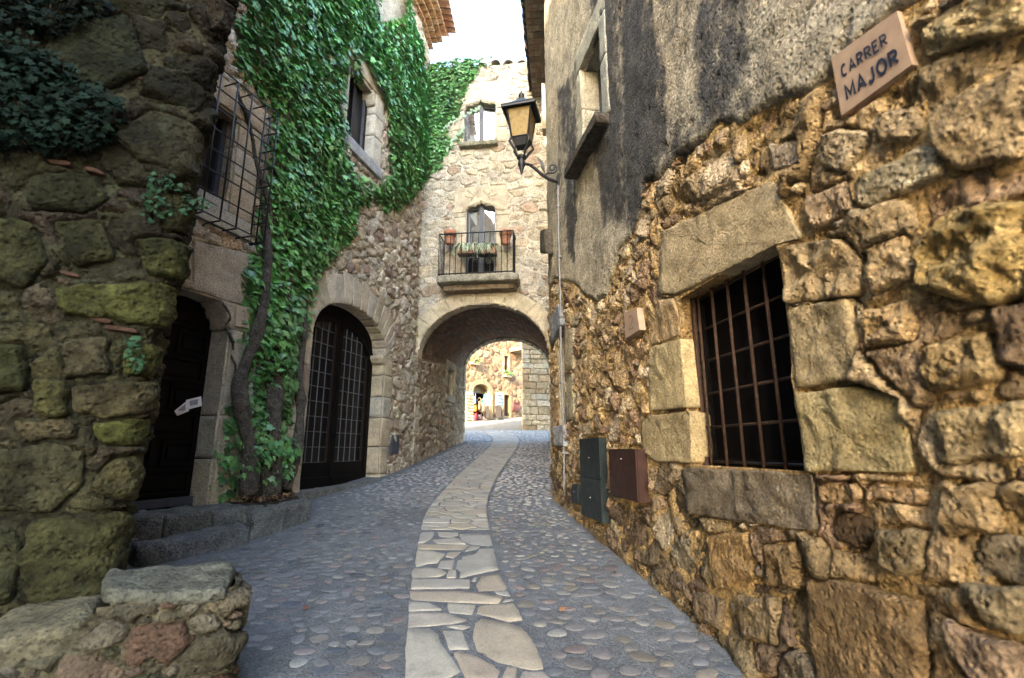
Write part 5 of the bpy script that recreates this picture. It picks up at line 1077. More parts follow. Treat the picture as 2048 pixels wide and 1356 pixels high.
MB().wbox(Q_, shop[0,0], shop[1,0], shop[2,1]-.05, shop[2,1]+.40, -.42, -.38, col=(.20,.145,.09)).build('fanlight_panel', M['goods'], SH)
bs = Q_.hitpoly([(1021,700),(1042,700)]); o = MB().wbox(Q_, bs[0,0]-.1, bs[1,0]+1.0, bs[:,1].mean()-.18, bs[:,1].mean(), 0, .9, col=(.32,.25,.17)).build('balcony', M['dressed'], SH)
for i in range(11): s = bs[0,0]-.05+i*.14; MB().tube(Q_.map([s]*2, [bs[:,1].mean(), bs[:,1].mean()+1.0], [.85]*2), .03, 6, (.22,.24,.22)).build('baluster', M['goods'], o)
MB().tube(Q_.map([bs[0,0]-.1, bs[1,0]+1.0], [bs[:,1].mean()+1.0]*2, [.85]*2), .03, 6, (.22,.24,.22)).build('rail', M['goods'], o)

# ================================================================== ivy
M['dull_leaf'] = colmat('dull_shrub_leaf', .75, .12, .3, 14, .1, .05)
LEAF2 = np.array([(0,0),(.22,-.16),(.52,-.02),(.36,.22),(.50,.52),(.20,.50),(0,1.0),(-.20,.50),(-.50,.52),(-.36,.22),(-.52,-.02),(-.22,-.16)])
LEAFF = [[12,i,(i+1)%12] for i in range(12)]
def leaf_geo(P, nrm, down, size, cup):
    """one ivy leaf at P, lying across nrm with its tip towards down"""
    s = np.cross(down, nrm); s /= np.linalg.norm(s)+1e-9; q = np.r_[LEAF2, [(0,.22)]]
    z = -cup*np.abs(q[:,0])**1.3 + .10*(1-np.abs(q[:,1]-.3)); return P + size*(q[:,:1]*s + q[:,1:2]*down + z[:,None]*nrm)
def ivy_patch(W, poly, dens, size, excl=(), thick=.16, seed=3, col0=(.125,.310,.090), ymax=99):
    r = np.random.default_rng(seed); lo, hi = poly.min(0), poly.max(0); n = int(dens*np.prod(hi-lo)); p = lo+(hi-lo)*r.random((n,2))
    d = psd(p, poly) + .22*fbm(p[:,0], p[:,1], f=2.4, o=4, seed=seed, g=.65); keep = d > 0
    for e in excl: keep &= psd(p, e) + .06*fbm(p[:,0], p[:,1], f=4, o=2, seed=seed+3) < 0
    p, d = p[keep], d[keep]; lump = .5+.5*fbm(p[:,0], p[:,1], f=2.2, o=3, seed=seed+1)*1.4
    h = np.clip(thick*sstep(0,.35,d)*(.35+.9*np.clip(lump,0,1))*r.uniform(.35,1.0,len(p))+.02, .015, .4)
    P = W.map(p[:,0], p[:,1], h); P1 = W.map(p[:,0], p[:,1], h+1.0); nw = P1-P; out = []; pat = fbm(p[:,0], p[:,1], f=1.7, o=4, seed=seed+8)
    for i in range(len(P)):
        t = r.uniform(.25,.85); nn = nw[i]*math.cos(t)+np.array([0,0,1])*math.sin(t) + r.normal(0,.27,3); nn /= np.linalg.norm(nn)
        dn = np.array([0,0,-1.0]) + r.normal(0,.62,3); dn -= nn*np.dot(dn, nn); dn /= np.linalg.norm(dn)
        k = r.random(); c = np.array(col0)*r.uniform(.55,1.45)*(1+r.uniform(-.12,.12,3))*(1+.5*pat[i])
        if k < .10 + .25*max(0, pat[i]): c = np.array((.15,.33,.10))*r.uniform(.8,1.2)
        if k > .992: c = np.array((.26,.20,.07))
        sz = size*r.choice([.45,.65,.85,1.05,1.3], p=[.12,.25,.3,.23,.10])*r.uniform(.9,1.1); out.append((leaf_geo(P[i], nn, dn, sz,   .22*r.random()+.06), c, sz, P[i]))
    return out
IV = thing('ivy_plant', 'large green ivy climbing the beige house from thick twisted trunks', 'ivy', (-3.1,6.7,.9))
LV = ivy_patch(L_, IVY_L, 760, .100, [BARE_L, BARE_T, rect(cs0-.1, gwr+.36, gz0-.5, gz1+.36)], .20, 3)
LV += ivy_patch(A_, IVY_A, 1150, .092, [], .14, 4, (.11,.26,.09))
LV += ivy_patch(L_, rect(L_.s_at_y(4.3), L_.s_at_y(8.2), 8.2, 11.8), 240, .12, [], .2, 17, (.085,.20,.055))
low = L_.hitpoly([(462,850),(500,780),(560,790),(598,870),(604,990),(520,1003),(452,980),(448,920)], .2)
LV += ivy_patch(L_, low, 460, .10, [], .45, 5, (.075,.19,.065))
LV += ivy_patch(L_, L_.hitpoly([(492,640),(505,540),(634,555),(616,700),(596,850),(520,850)], .15), 760, .10, [], .28, 6, (.085,.22,.07))
for px_ in ([(470,118),(486,150),(500,178),(478,180)],[(735,400),(700,375),(715,420)],[(905,280),(925,262),(935,268),(912,300)]): LV += ivy_patch(L_ if px_[0][0] < 800 else A_, (L_ if px_[0][0] < 800 else A_).hitpoly(px_), 300, .09, [], .1, 8, (.07,.17,.04))
# sprigs across the upper window of the archway house and yellowish tops on its roof edge
for pth in ([(885,262),(915,240),(945,225),(962,215)],[(895,300),(915,275),(930,258)]):
    q = A_.hitpoly(pth)
    for t in np.linspace(0, 1, 26):
        a = np.array([np.interp(t, np.linspace(0,1,len(q)), q[:,0]), np.interp(t, np.linspace(0,1,len(q)), q[:,1])])+rng.normal(0,.025,2); LV.append((leaf_geo(A_.map(a[0],a[1],.08)[0], np.array([.1,-.9,.3]), np.array([.2,.1,-1.0]), .07, .2), np.array((.09,.18,.05)), .07, A_.map(a[0],a[1],.08)[0]))
for k in range(260):
    s = rng.uniform(ah(850,125)[0], ah(985,118)[0]); z = topA-.1+abs(rng.normal(0,.13)); P = A_.map(s, z, rng.uniform(-.2,.15))[0]; n_ = rng.normal(0,1,3); n_ /= np.linalg.norm(n_); d_ = rng.normal(0,1,3); d_ -= n_*np.dot(d_,n_); d_ /= np.linalg.norm(d_)
    LV.append((leaf_geo(P, n_, d_, .08, .2), np.array((.10,.20,.05)) if rng.random() < .85 else np.array((.45,.36,.04)), .08, P))
def vis(P):
    x, y, d = project(P); return 0 < x[0] < 2048 and 0 < y[0] < 1356
LV.sort(key=lambda l: -(l[2]/np.linalg.norm(l[3]-[0,0,1.54]) if vis(l[3]) else 0))
for V, c, s, P in LV[:300]: mk('leaf', V, LEAFF, M['leaf'], IV, c, True)
n = len(LV)-300; VV = np.concatenate([l[0] for l in LV[300:]]); FF = (np.array(LEAFF)[None]+13*np.arange(n)[:,None,None]).reshape(-1,3); CC = np.repeat(np.array([l[1] for l in LV[300:]]), 13, 0)
o = mk('leaves', VV, FF, M['leaf'], IV, CC, True); o['kind'] = 'stuff'
def stem(pts, rad, hs, name='trunk', n=10):
    q = L_.hitpoly([p for p in pts], .14); P = L_.map(q[:,0], q[:,1], np.interp(np.linspace(0,1,len(q)), np.linspace(0,1,len(hs)), hs))
    t = np.linspace(0, 1, len(P)); T = np.linspace(0, 1, 40); P = np.stack([np.interp(T, t, P[:,i]) for i in range(3)], 1); k = np.ones(5)/5
    P = np.stack([np.convolve(np.pad(P[:,i], 2, 'edge'), k, 'valid') for i in range(3)], 1); r_ = np.interp(T, np.linspace(0,1,len(rad)), rad)*1.25*(1+.16*np.sin(T*23+rng.uniform(0,6)))
    P = P + .03*np.stack([np.sin(T*11+k_*1.7)*np.clip(T*4,0,1) for k_ in range(3)], 1)*[1,1,.3]
    m = MB().tube(P, r_, n, (.11,.095,.082)); V = m.V[0]; V += .022*np.stack([fbm(V[:,0],V[:,1],V[:,2],f=9,o=3,seed=int(i+rng.integers(99))) for i in range(3)],1)
    return m.build(name, M['bark'], IV, True)
stem([(484,1000),(492,930),(487,860),(478,785),(490,738),(506,690),(522,620),(536,555),(545,480),(538,400)], (.085,.075,.065,.06,.05,.035), (.22,.16,.12,.08))
stem([(528,1005),(534,900),(548,800),(556,745),(568,650),(576,580),(590,500),(610,400)], (.10,.085,.075,.06,.045,.03), (.22,.16,.10,.07))
stem([(560,985),(578,930),(598,850),(607,815),(597,770),(605,690),(618,610),(640,520)], (.06,.052,.05,.045,.035,.025), (.22,.16,.10,.07))
stem([(556,745),(540,720),(522,698),(505,680)], (.035,.03,.028), (.12,.12), 'branch')
stem([(560,480),(530,330),(505,240),(490,180)], (.03,.025,.02), (.05,.05), 'branch')
stem([(478,700),(470,640),(462,600)], (.014,.011,.008), (.04,.04), 'branch'); stem([(486,760),(476,690),(470,660)], (.014,.012,.008), (.04,.05), 'branch')

# dark shrub and sprigs growing on the foreground wall
def sprig_plant(name, label, px_pts, n, size, col, seed, hgt=.18, lm=None):
    q = G_.hitpoly(px_pts); base = G_.map(q[:,0].mean(), q[:,1].min(), 0)[0]; t = thing(name, label, 'plant', tuple(base)); r = np.random.default_rng(seed); L1 = []
    m = MB(); 
    while len(L1) < n:
        a = q.min(0)+(q.max(0)-q.min(0))*r.random(2)
        if not inside(a, q): continue
        P = G_.map(a[0], a[1], abs(r.normal(.03, hgt*.6))+.03)[0]; nn = r.normal(0,.6,3)+np.array([.4,-1,.7]); nn /= np.linalg.norm(nn); dn = r.normal(0,.6,3)+np.array([.2,0,-.8]); dn -= nn*np.dot(dn,nn); dn /= np.linalg.norm(dn)
        L1.append((leaf_geo(P, nn, dn, size*r.uniform(.6,1.2), .25), np.array(col)*r.uniform(.6,1.4), a))
    for V, c, a in L1: m.add(V, LEAFF, c)
    m.build('foliage', lm or M['leaf'], t, True, recalc=False)['kind'] = 'stuff'
    s = MB()
    for _ in range(max(4, n//40)):
        a = L1[r.integers(n)][2]; s.tube(G_.map([q[:,0].mean(), (q[:,0].mean()+a[0])/2, a[0]], [q[:,1].min(), (q[:,1].min()+a[1])/2+.03, a[1]], [-.02,.06,.1]), (.006,.005,.003), 5, (.06,.05,.03))
    s.build('stem', M['bark'], t, True); return t
sprig_plant('wall_shrub', 'dark leafy shrub hanging high on the mossy wall', [(-10,80),(120,130),(190,190),(260,220),(230,300),(120,320),(30,300),(-10,320)], 1500, .042, (.006,.015,.010), 11, .16, M['dull_leaf'])
sprig_plant('creeper_tuft', 'dark creeper at the top of the mossy wall', [(-10,-30),(180,-30),(240,40),(120,90),(-10,70)], 600, .042, (.005,.011,.008), 15, .12, M['dull_leaf'])
sprig_plant('wall_fern', 'small green sprig beside the red tile shard on the mossy wall', [(300,355),(335,365),(378,405),(360,425),(325,440),(296,450),(290,400)], 120, .036, (.022,.055,.028), 12, .06, M['dull_leaf'])
sprig_plant('wall_weed', 'thin green weed trailing over the squared mossy stone', [(252,680),(275,675),(282,710),(268,745),(255,740)], 60, .030, (.025,.06,.03), 13, .05, M['dull_leaf'])
# dry leaves lying about
dl = [((640,1078),'dry brown leaf on the cobbles just right of the planter kerb'),((725,1066),'curled brown leaf on the open cobbles left of the slab path'),((815,1002),'dry leaf close to the left edge of the path where it bends'),((1140,1060),'brown leaf on the cobbles below the small junction box'),((1230,1150),'dry leaf lying in the gutter below the brown metal box'),((1395,1270),'dry leaf in the gutter at the foot of the ochre wall, nearest the camera'),((608,1222),'small brown leaf in the middle of the left cobbles near the footing'),((770,1163),'brown leaf next to the left edge of the slab path'),((905,1000),'dry leaf lying on a pale slab of the path'),((1120,1225),'brown leaf on the cobbles right of the largest path slabs'),((688,985),'dry leaf by the threshold stones of the arched door')]
for k, ((a, b), lab) in enumerate(dl):
    x, y = GROUND.hit(a, b); V = leaf_geo(GROUND.map(x, y, .028)[0], np.array([rng.normal(0,.3), rng.normal(0,.3), 1.0]), np.array([math.cos(k*2.1), math.sin(k*2.1), .1]), rng.uniform(.035,.06), .5)
    o = mk('fallen_leaf', V, LEAFF, M['dryleaf'], None, pick(rng, [(.20,.11,.06),(.25,.16,.09),(.14,.07,.045)], .2)); tag(o, lab, 'leaf', 'dry leaves scattered on the cobbles')
LT_ = thing('leaf_litter', 'brown leaf litter on the soil at the ivy trunks', 'leaf litter', (-2.95,6.4,.95)); m = MB()
for k in range(260):
    x, y = rng.uniform(-3.3,-2.7), rng.uniform(5.95,7.1); 
    if not inside(np.array([x,y]), [(-3.3,5.98),(-2.78,5.95),(-2.7,6.55),(-3.12,7.3)]): continue
    n_ = rng.normal(0,.5,3)+np.array([0,0,1]); n_ /= np.linalg.norm(n_); d_ = rng.normal(0,1,3); d_ -= n_*np.dot(d_,n_); d_ /= np.linalg.norm(d_); m.add(leaf_geo(np.array([x,y,.95+rng.uniform(0,.05)]), n_, d_, rng.uniform(.03,.06), .4), LEAFF, pick(rng, [(.16,.09,.05),(.10,.06,.04),(.24,.14,.08)], .25))
m.build('dry_leaves', M['dryleaf'], LT_, True, recalc=False)['kind'] = 'stuff'; LT_['kind'] = 'stuff'

# ================================================================== wall lantern
lx, ly = .145, 6.78; LP = thing('wall_lantern', 'black iron wall lantern with amber glass on a scrolled bracket', 'lantern', (.74,6.93,5.53))
yaw = math.radians(-14)
def rotp(P): P = np.asarray(P, float); c, s = math.cos(yaw), math.sin(yaw); return np.c_[lx+P[:,0]*c-P[:,1]*s, ly+P[:,0]*s+P[:,1]*c, P[:,2]]
def sq(h, z): return [(-h,-h,z),(h,-h,z),(h,h,z),(-h,h,z)]
ztop, zbot, ht, hb = 6.60, 6.13, .185, .125
for a in range(4):
    c_, s_ = math.cos(a*math.pi/2), math.sin(a*math.pi/2); T = lambda P: rotp([(x*c_-y*s_, x*s_+y*c_, z) for x, y, z in P])
    MB().hexa(T([(-hb+.015,-hb+.004,zbot+.02),(hb-.015,-hb+.004,zbot+.02),(hb-.015,-hb+.010,zbot+.02),(-hb+.015,-hb+.010,zbot+.02),(-ht+.018,-ht+.004,ztop-.01),(ht-.018,-ht+.004,ztop-.01),(ht-.018,-ht+.010,ztop-.01),(-ht+.018,-ht+.010,ztop-.01)])).build('glass_pane', M['amber'], LP)
    MB().tube(T([(-hb,-hb,zbot),(-ht,-ht,ztop)]), .014, 6).build('corner_post', M['iron'], LP)
    MB().tube(T([(-hb,-hb,zbot+.01),(hb,-hb,zbot+.01)]), .012, 6).build('frame_rail', M['iron'], LP)
rf = MB().hexa(rotp(sq(.255,6.605)+sq(.265,6.63))).hexa(rotp(sq(.235,6.63)+sq(.10,6.78))).hexa(rotp(sq(.085,6.78)+sq(.065,6.83))).build('lantern_roof', M['iron'], LP)
sk = MB()
for a in range(4):
    c_, s_ = math.cos(a*math.pi/2), math.sin(a*math.pi/2); T = lambda P: rotp([(x*c_-y*s_, x*s_+y*c_, z) for x, y, z in P]); sk.hexa(T([(-.262,-.262,6.54),(.262,-.262,6.54),(.262,-.252,6.54),(-.262,-.252,6.54),(-.258,-.258,6.612),(.258,-.258,6.612),(.258,-.248,6.612),(-.258,-.248,6.612)]) if a in (1,3) and False else T([(-.258,-.260,6.585),(.258,-.260,6.585),(.258,-.250,6.585),(-.258,-.250,6.585),(-.258,-.258,6.612),(.258,-.258,6.612),(.258,-.248,6.612),(-.258,-.248,6.612)]))
sk.build('roof_rim', M['iron'], LP)
MB().lathe([(.05,6.83),(.065,6.85),(.04,6.87),(.03,6.89),(.048,6.915),(.045,6.94),(.02,6.965),(.012,7.0),(.0,7.02)], (lx,ly,0), 12).build('finial', M['iron'], LP, True)
MB().hexa(rotp(sq(.075,6.02)+sq(hb,zbot))).build('lantern_base', M['iron'], LP)
for sx in (-1, 1):
    for sy in (-1, 1):
        pts = rotp([(sx*.125,sy*.125,6.14),(sx*.150,sy*.150,6.06),(sx*.12,sy*.12,6.01),(sx*.085,sy*.085,5.95),(sx*.06,sy*.06,5.88),(sx*.045,sy*.045,5.84)]); MB().tube(pts, (.016,.022,.020,.022,.018,.014), 7).build('support_scroll', M['iron'], LP, True)
MB().lathe([(.035,5.885),(.075,5.87),(.078,5.84),(.055,5.82),(.045,5.79),(.055,5.77),(.055,5.71),(.035,5.69),(.04,5.67),(.022,5.64),(.026,5.62),(.012,5.58),(.0,5.55)], (lx,ly,0), 14).build('stem', M['iron'], LP, True)
arm = np.array([(lx+.04,ly,5.745),(.26,6.80,5.745),(.34,6.82,5.70),(.44,6.85,5.62),(.55,6.88,5.555),(.66,6.91,5.53),(.76,6.95,5.53)]); MB().tube(arm, (.024,.022,.026,.026,.026,.026,.032), 8).build('bracket_arm', M['iron'], LP, True)
for k in (.2,.23,.26,.29): MB().lathe([(.026,-.008),(.034,0),(.026,.008)], (k, 6.79+.05*(k-.2), 5.745-.3*max(0,k-.24)), 8).build('collar', M['iron'], LP, True)
th_ = np.linspace(-2.2, 7.2, 46); rr_ = .085*np.exp(-.13*(th_+2.2)); sc_ = np.c_[.62+rr_*np.cos(th_), np.full(46, 6.89), 5.74+rr_*np.sin(th_)]; MB().tube(np.r_[[(.50,6.865,5.60),(.53,6.87,5.64)], sc_[2:]], .014, 7).build('scroll', M['iron'], LP, True)
MB().add(np.array([(.50,6.86,5.62),(.44,6.85,5.72),(.43,6.85,5.80),(.38,6.84,5.90),(.47,6.855,5.84),(.50,6.86,5.76),(.495,6.875,5.70),(.44,6.865,5.78)]), [[0,1,6],[1,2,7],[2,3,7],[3,4,7],[4,5,7],[5,6,7],[6,1,7],[5,0,6]]).build('acanthus_leaf', M['iron'], LP)
pc = R_.s_at_y(6.93); MB().wbox(R_, pc-.06, pc+.06, 5.44, 5.64, -.01, .05).build('wall_plate', M['iron'], LP)
CD = thing('cable_conduit', 'thin grey conduit running down the house wall below the lantern', 'pipe', (.72,6.9,.8))
zc = np.linspace(.95, 5.45, 30); MB().tube(R_.map(pc-.03+.012*np.sin(zc*2.2), zc, .055+.006*np.sin(zc*3)), .015, 8).build('pipe', M['zinc'], CD, True)
for z_ in (1.5, 2.45, 3.4, 4.3, 5.1): MB().wbox(R_, pc-.06, pc, z_-.012, z_+.012, .0, .078).build('clip', M['zinc'], CD)

# ================================================================== signs, plaques, boxes
def arc(cx, cy, rx, ry, a0, a1, n=10): t = np.radians(np.linspace(a0, a1, n)); return [(cx+rx*math.cos(x), cy+ry*math.sin(x)) for x in t]
GLY = {'C': (.62, [arc(.5,.5,.5,.5,48,312,18)]), 'A': (.72, [[(0,0),(.5,1),(1,0)], [(.2,.32),(.8,.32)]]), 'R': (.60, [[(.0,0),(.0,1),(.5,1)]+arc(.55,.745,.42,.255,85,-90,9)+[(.06,.49)], [(.46,.44),(1,0)]]),
       'E': (.54, [[(1,1),(0,1),(0,0),(1,0)], [(.07,.52),(.85,.52)]]), 'M': (.80, [[(0,0),(0,1),(.5,.25),(1,1),(1,0)]]), 'J': (.50, [[(.9,1),(.9,.3)]+arc(.45,.28,.45,.28,0,-170,9)]), 'O': (.74, [arc(.5,.5,.5,.5,90,449,25)]),
       '2': (.6, [arc(.5,.72,.45,.28,165,-35,12)+[(0,0),(1,0)]]), '3': (.6, [arc(.45,.75,.42,.25,150,-85,10), arc(.45,.26,.5,.27,88,-155,11)])}
def text_mesh(body, bold=.16):
    """letters as flat mitred ribbons, in a unit box"""
    V = []; F = []; H_ = []; x0 = 0.0; n = 0; lay = 0
    for ch in body:
        wd, strokes = GLY[ch]
        for st in strokes:
            p = np.array(st)*[wd, 1]+[x0, 0]; p[:,1] = bold/2+p[:,1]*(1-bold); d = np.diff(p, axis=0); d /= np.linalg.norm(d, axis=1)[:,None]; m = len(p); sd = np.zeros((m,2))
            for i in range(m):
                a = d[max(i-1,0)]; b = d[min(i,m-2)]; t = a+b; t /= np.linalg.norm(t)+1e-9; nr = np.array([-t[1], t[0]]); sd[i] = nr*min(1/max(abs(np.dot(nr, [-a[1], a[0]])), .5), 1.6)*bold/2
            V.append(np.r_[p+sd, p-sd]); F += [[n+i, n+i+1, n+m+i+1, n+m+i] for i in range(m-1)]; H_.append(np.full(2*m, lay*.0004)); lay += 1; n += 2*m
        x0 += wd + .36
    V = np.concatenate(V); lo, hi = V.min(0), V.max(0); return (V-lo)/(hi-lo), F, np.concatenate(H_)
def quad_map(q, u, v): u = np.asarray(u)[:,None]; v = np.asarray(v)[:,None]; return q[0]*(1-u)*(1-v)+q[1]*u*(1-v)+q[2]*u*v+q[3]*(1-u)*v     # q: bl br tr tl
def plaque(name, label, cat, q, h0, h1, mat, words, imat=None):
    """a plate on wall R/L given by corners (s,z) bl br tr tl as the reader sees it"""
    W, q = q; P = np.r_[W.map(q[:,0], q[:,1], h0), W.map(q[:,0], q[:,1], h1)]; t = thing(name, label, cat, tuple(P.mean(0)*[1,1,0]+[0,0,P[:,2].min()])); MB().hexa(P, (.5,.4,.3)).build('plate', mat, t)
    for (body, u0, u1, v0, v1, bold) in words:
        uv, F, lh_ = text_mesh(body, bold); sz = quad_map(q, u0+(u1-u0)*uv[:,0], v0+(v1-v0)*uv[:,1]); mk('lettering', W.map(sz[:,0], sz[:,1], h1+.002+lh_), F, imat or M['ink'], t, None, False)
    return t
sgq = R_.hitpoly([(1697,233),(1840,131),(1809,24),(1676,118)])
plaque('street_sign', 'pinkish ceramic street plaque reading CARRER MAJOR high on the ochre house', 'street sign', (R_, sgq), -.02, .036, M['tile_face'], [('CARRER', .12, .82, .55, .79, .18), ('MAJOR', .12, .89, .14, .45, .21)])
gi = plain('worn_grey_ink', (.20,.19,.18), .7); gi2 = plain('worn_brown_ink', (.24,.18,.13), .7); pq = plain('cream_number_tile', (.40,.33,.26), .5, .3, 0, .15, 9)
plaque('house_number_plaque', 'cream plaque with grey figure 3 beside the panelled door', 'number plaque', (L_, L_.hitpoly([(463,652),(490,657),(492,616),(465,611)])), .03, .065, pq, [('3', .36, .68, .22, .82, .15)], gi)
plaque('house_number_plaque', 'faded pinkish plaque with worn figure 2 on the ochre house', 'number plaque', (R_, R_.hitpoly([(1263,678),(1292,660),(1286,616),(1260,626)])), .0, .06, M['tile_face'], [('2', .3, .66, .2, .8, .13)], gi2)
for nm, lab, key, mt, dp, seam in (('meter_box','tall dark green metal meter box low on the ochre house','green',M['green_box'],.085,True),('meter_box','square dark brown metal box below the barred window','brown',M['brown_box'],.11,False),('junction_box','small dark slate junction box at the foot of the conduit','tiny',M['green_box'],.07,False)):
    q = bbox(BOXR[key]); s0_, s1_, z0_, z1_ = q[0,0], q[1,0], q[0,1], q[2,1]; P = R_.map([(s0_+s1_)/2], [z0_], [0])[0]; t = thing(nm, lab, 'meter box', tuple(P)); MB().wbox(R_, s0_, s1_, z0_, z1_, -.02, dp-.012).build('case', mt, t)
    doors = [(z0_+.01, (z0_+z1_)/2-.006),((z0_+z1_)/2+.006, z1_-.01)] if seam else [(z0_+.01, z1_-.01)]
    for a, b in doors:
        d_ = MB().wbox(R_, s0_+.012, s1_-.012, a, b, dp-.012, dp).build('door', mt, t)
        MB().lathe([(.012,0),(.012,.008)], R_.map((s0_+s1_)/2, b-.08 if not seam else (a+b)/2, dp+.001)[0], 8).build('lock', M['zinc'], d_)
q = L_.hitpoly([(779,871),(792,869),(792,907),(780,909)]); q = bbox(q); t = thing('meter_box', 'small dark slate box low on the wall right of the arched door', 'meter box', tuple(L_.map(q[0,0], q[0,1], 0)[0])); MB().wbox(L_, q[0,0], q[1,0], q[0,1], q[2,1], -.02, .05).build('case', M['slate'], t); MB().wbox(L_, q[0,0]+.015, q[1,0]-.015, q[0,1]+.015, q[2,1]-.015, .05, .06).build('door', M['slate'], t)
q = bbox(L_.hitpoly([(500,735),(516,733),(516,792),(500,795)])); t = thing('intercom_panel', 'pale grey intercom panel half hidden between the ivy trunks', 'intercom', tuple(L_.map(q[0,0], q[0,1], 0)[0])); MB().wbox(L_, q[0,0], q[1,0], q[0,1], q[2,1], -.02, .06).build('case', plain('pale_grey_plastic', (.30,.33,.31), .5), t)
for k in range(3): z_ = q[0,1]+(q[2,1]-q[0,1])*(k+.5)/3; MB().wbox(L_, q[0,0]+.03, q[1,0]-.03, z_-.05, z_+.05, .06, .066).build('window_panel', M['slate'], t)
FL = thing('flyer', 'crumpled white leaflets stuck in the panelled door', 'leaflet', tuple(L_.map(*lh(372,815,-.2), -.22)[0]))
for pts in ([(349,822),(371,800),(374,822),(357,832)],[(372,800),(397,793),(400,812),(374,820)]):
    p = L_.hitpoly(pts, -.2); P = L_.map(p[:,0], p[:,1], [-.20,-.16,-.17,-.22]); n_ = np.array([.001,-.003,.001]); mk('sheet', np.r_[P, P+n_], [[0,1,2,3],[7,6,5,4],[0,4,5,1],[1,5,6,2],[2,6,7,3],[3,7,4,0]], M['paper'], FL, None, False)
    c_ = P.mean(0); Pi = c_+(P-c_)*np.array([[.55],[.6],[.5],[.45]]) + np.array([.004,-.008,.002]); mk('print', Pi, [[0,1,2,3]], plain('leaflet_print', (.30,.32,.42), .7), FL, None, False)

# ================================================================== pots on the balcony
def pot(name, label, P, r0_, r1_, hgt_, grp=None):
    t = thing(name, label, 'flower pot', tuple(P), grp); MB().lathe([(r0_*.95,0),(r0_,.01),(r1_*.93,hgt_*.72),(r1_,hgt_*.72),(r1_*1.02,hgt_),(r1_*.88,hgt_),(r1_*.85,hgt_*.9)], P, 16, (.42,.20,.13)).build('pot', M['brick'], t, True)
    MB().lathe([(r1_*.86,hgt_*.85),(r1_*.8,hgt_*.9)], P, 12, (.05,.04,.03)).build('soil', M['soil'], t); return t
def blades(t, P, n, L0, spread, droop, w_, col, name='leaf', seed=1):
    r = np.random.default_rng(seed); m = MB()
    for k in range(n):
        a = r.uniform(0, 2*math.pi); l = L0*r.uniform(.6,1.2); u = np.linspace(0,1,6); out = spread*l*u; z = l*(u*.8-droop*u*u*1.9); d = np.array([math.cos(a), math.sin(a)]); sd = np.array([-d[1], d[0]]); wd = w_*(1-u**2*.9)
        C_ = np.c_[P[0]+d[0]*out, P[1]+d[1]*out, P[2]+z]; V = np.r_[C_+np.c_[sd[0]*wd, sd[1]*wd, wd*0], C_-np.c_[sd[0]*wd, sd[1]*wd, wd*0]]
        m.add(V, [[i,i+1,i+7,i+6] for i in range(5)], np.array(col)*r.uniform(.7,1.25))
    m.build('foliage', M['leaf'], t, True, recalc=False)['kind'] = 'stuff'
for k, (px_, lab) in enumerate(((899,'terracotta pot with a few sprigs at the left end of the balcony rail'),(1011,'terracotta pot with a few sprigs at the right end of the balcony rail'))):
    s_, z_ = A_.hit(px_, 488, .38); P = A_.map(s_, z_, .36)[0]; t = pot('flower_pot', lab, P, .095, .145, .33, 'pots on the balcony'); blades(t, P+[0,0,.28], 9, .26, .5, .2, .008, (.10,.15,.06), seed=k)
    m = MB().tube(np.c_[P[0]+.125*np.cos(np.linspace(0,6.28,17)), P[1]+.125*np.sin(np.linspace(0,6.28,17)), np.full(17, P[2]+.19)], .008, 5); e1 = A_.map(s_, rz1, .5)[0]; m.tube([P+[0,-.125,.19], e1], .008, 5); m.build('pot_holder', M['iron'], t)
for k, (px_, lab) in enumerate(((934,'spider plant in a trough behind the middle balcony bars'),(975,'second spider plant in a trough, right of the first one'))):
    s_, z_ = A_.hit(px_, 509, .40); t = thing('planter', lab, 'planter', tuple(A_.map(s_, z_, .4)[0]), 'spider plants on the balcony'); MB().wbox(A_, s_-.20, s_+.20, z_, z_+.17, .30, .46, col=(.34,.16,.10)).build('trough', M['brick'], t); MB().wbox(A_, s_-.21, s_+.21, z_-.015, z_-.002, .28, .50).build('shelf', M['iron'], t)
    for dx in (-.12, 0, .12): blades(t, A_.map(s_+dx, z_+.17, .40)[0], 40, .52, .62, .66, .017, (.38,.44,.30), seed=20+k*5+int(dx*10))
    for s2 in (s_-.2, s_+.2): MB().tube(A_.map([s2]*2, [z_-.01, z_-.01], [.30, .5]), .008, 5).build('hanger', M['iron'], t)

# ================================================================== goods on the square
def rack(name, label, px0, px1, pyt, pyb, out, seed, grp='postcard racks by the shop'):
    a, b = Q_.hit(px0, pyb, out), Q_.hit(px1, pyb, out); zt = Q_.hit((px0+px1)/2, pyt, out)[1]; sm = (a[0]+b[0])/2; wd = abs(b[0]-a[0])/2; P = Q_.map(sm, 0, out)[0]; g_ = float(gz(P[1])); z0_ = g_+.75; t = thing(name, label, 'postcard rack', (P[0], P[1], g_), grp); r = np.random.default_rng(seed)
    MB().tube([(P[0],P[1],g_),(P[0],P[1],zt)], .03, 6).build('pole', M['iron'], t); MB().lathe([(.30,0),(.30,.04),(.05,.06)], (P[0],P[1],g_+.002), 12).build('foot', M['iron'], t); MB().box((P[0],P[1],g_+.40), (wd*1.0,.3,.62)).build('crate', M['wood_brown'], t)
    nz_ = max(4, int((zt-z0_)/.17))
    for j in range(nz_):
        for i in range(4):
            s_ = sm-wd+2*wd*(i+.5)/4; z_ = z0_+(zt-z0_)*(j+.5)/nz_; MB().wbox(Q_, s_-wd*.21, s_+wd*.21, z_-.065, z_+.065, out+.10, out+.12, col=pick(r, [(.40,.41,.44),(.26,.30,.36),(.42,.38,.35),(.15,.24,.32),(.36,.38,.40)], .1)).build('postcard', M['goods'], t)
    MB().wbox(Q_, sm-wd, sm+wd, z0_, zt, out+.04, out+.09, col=(.22,.23,.26)).build('panel', M['goods'], t)
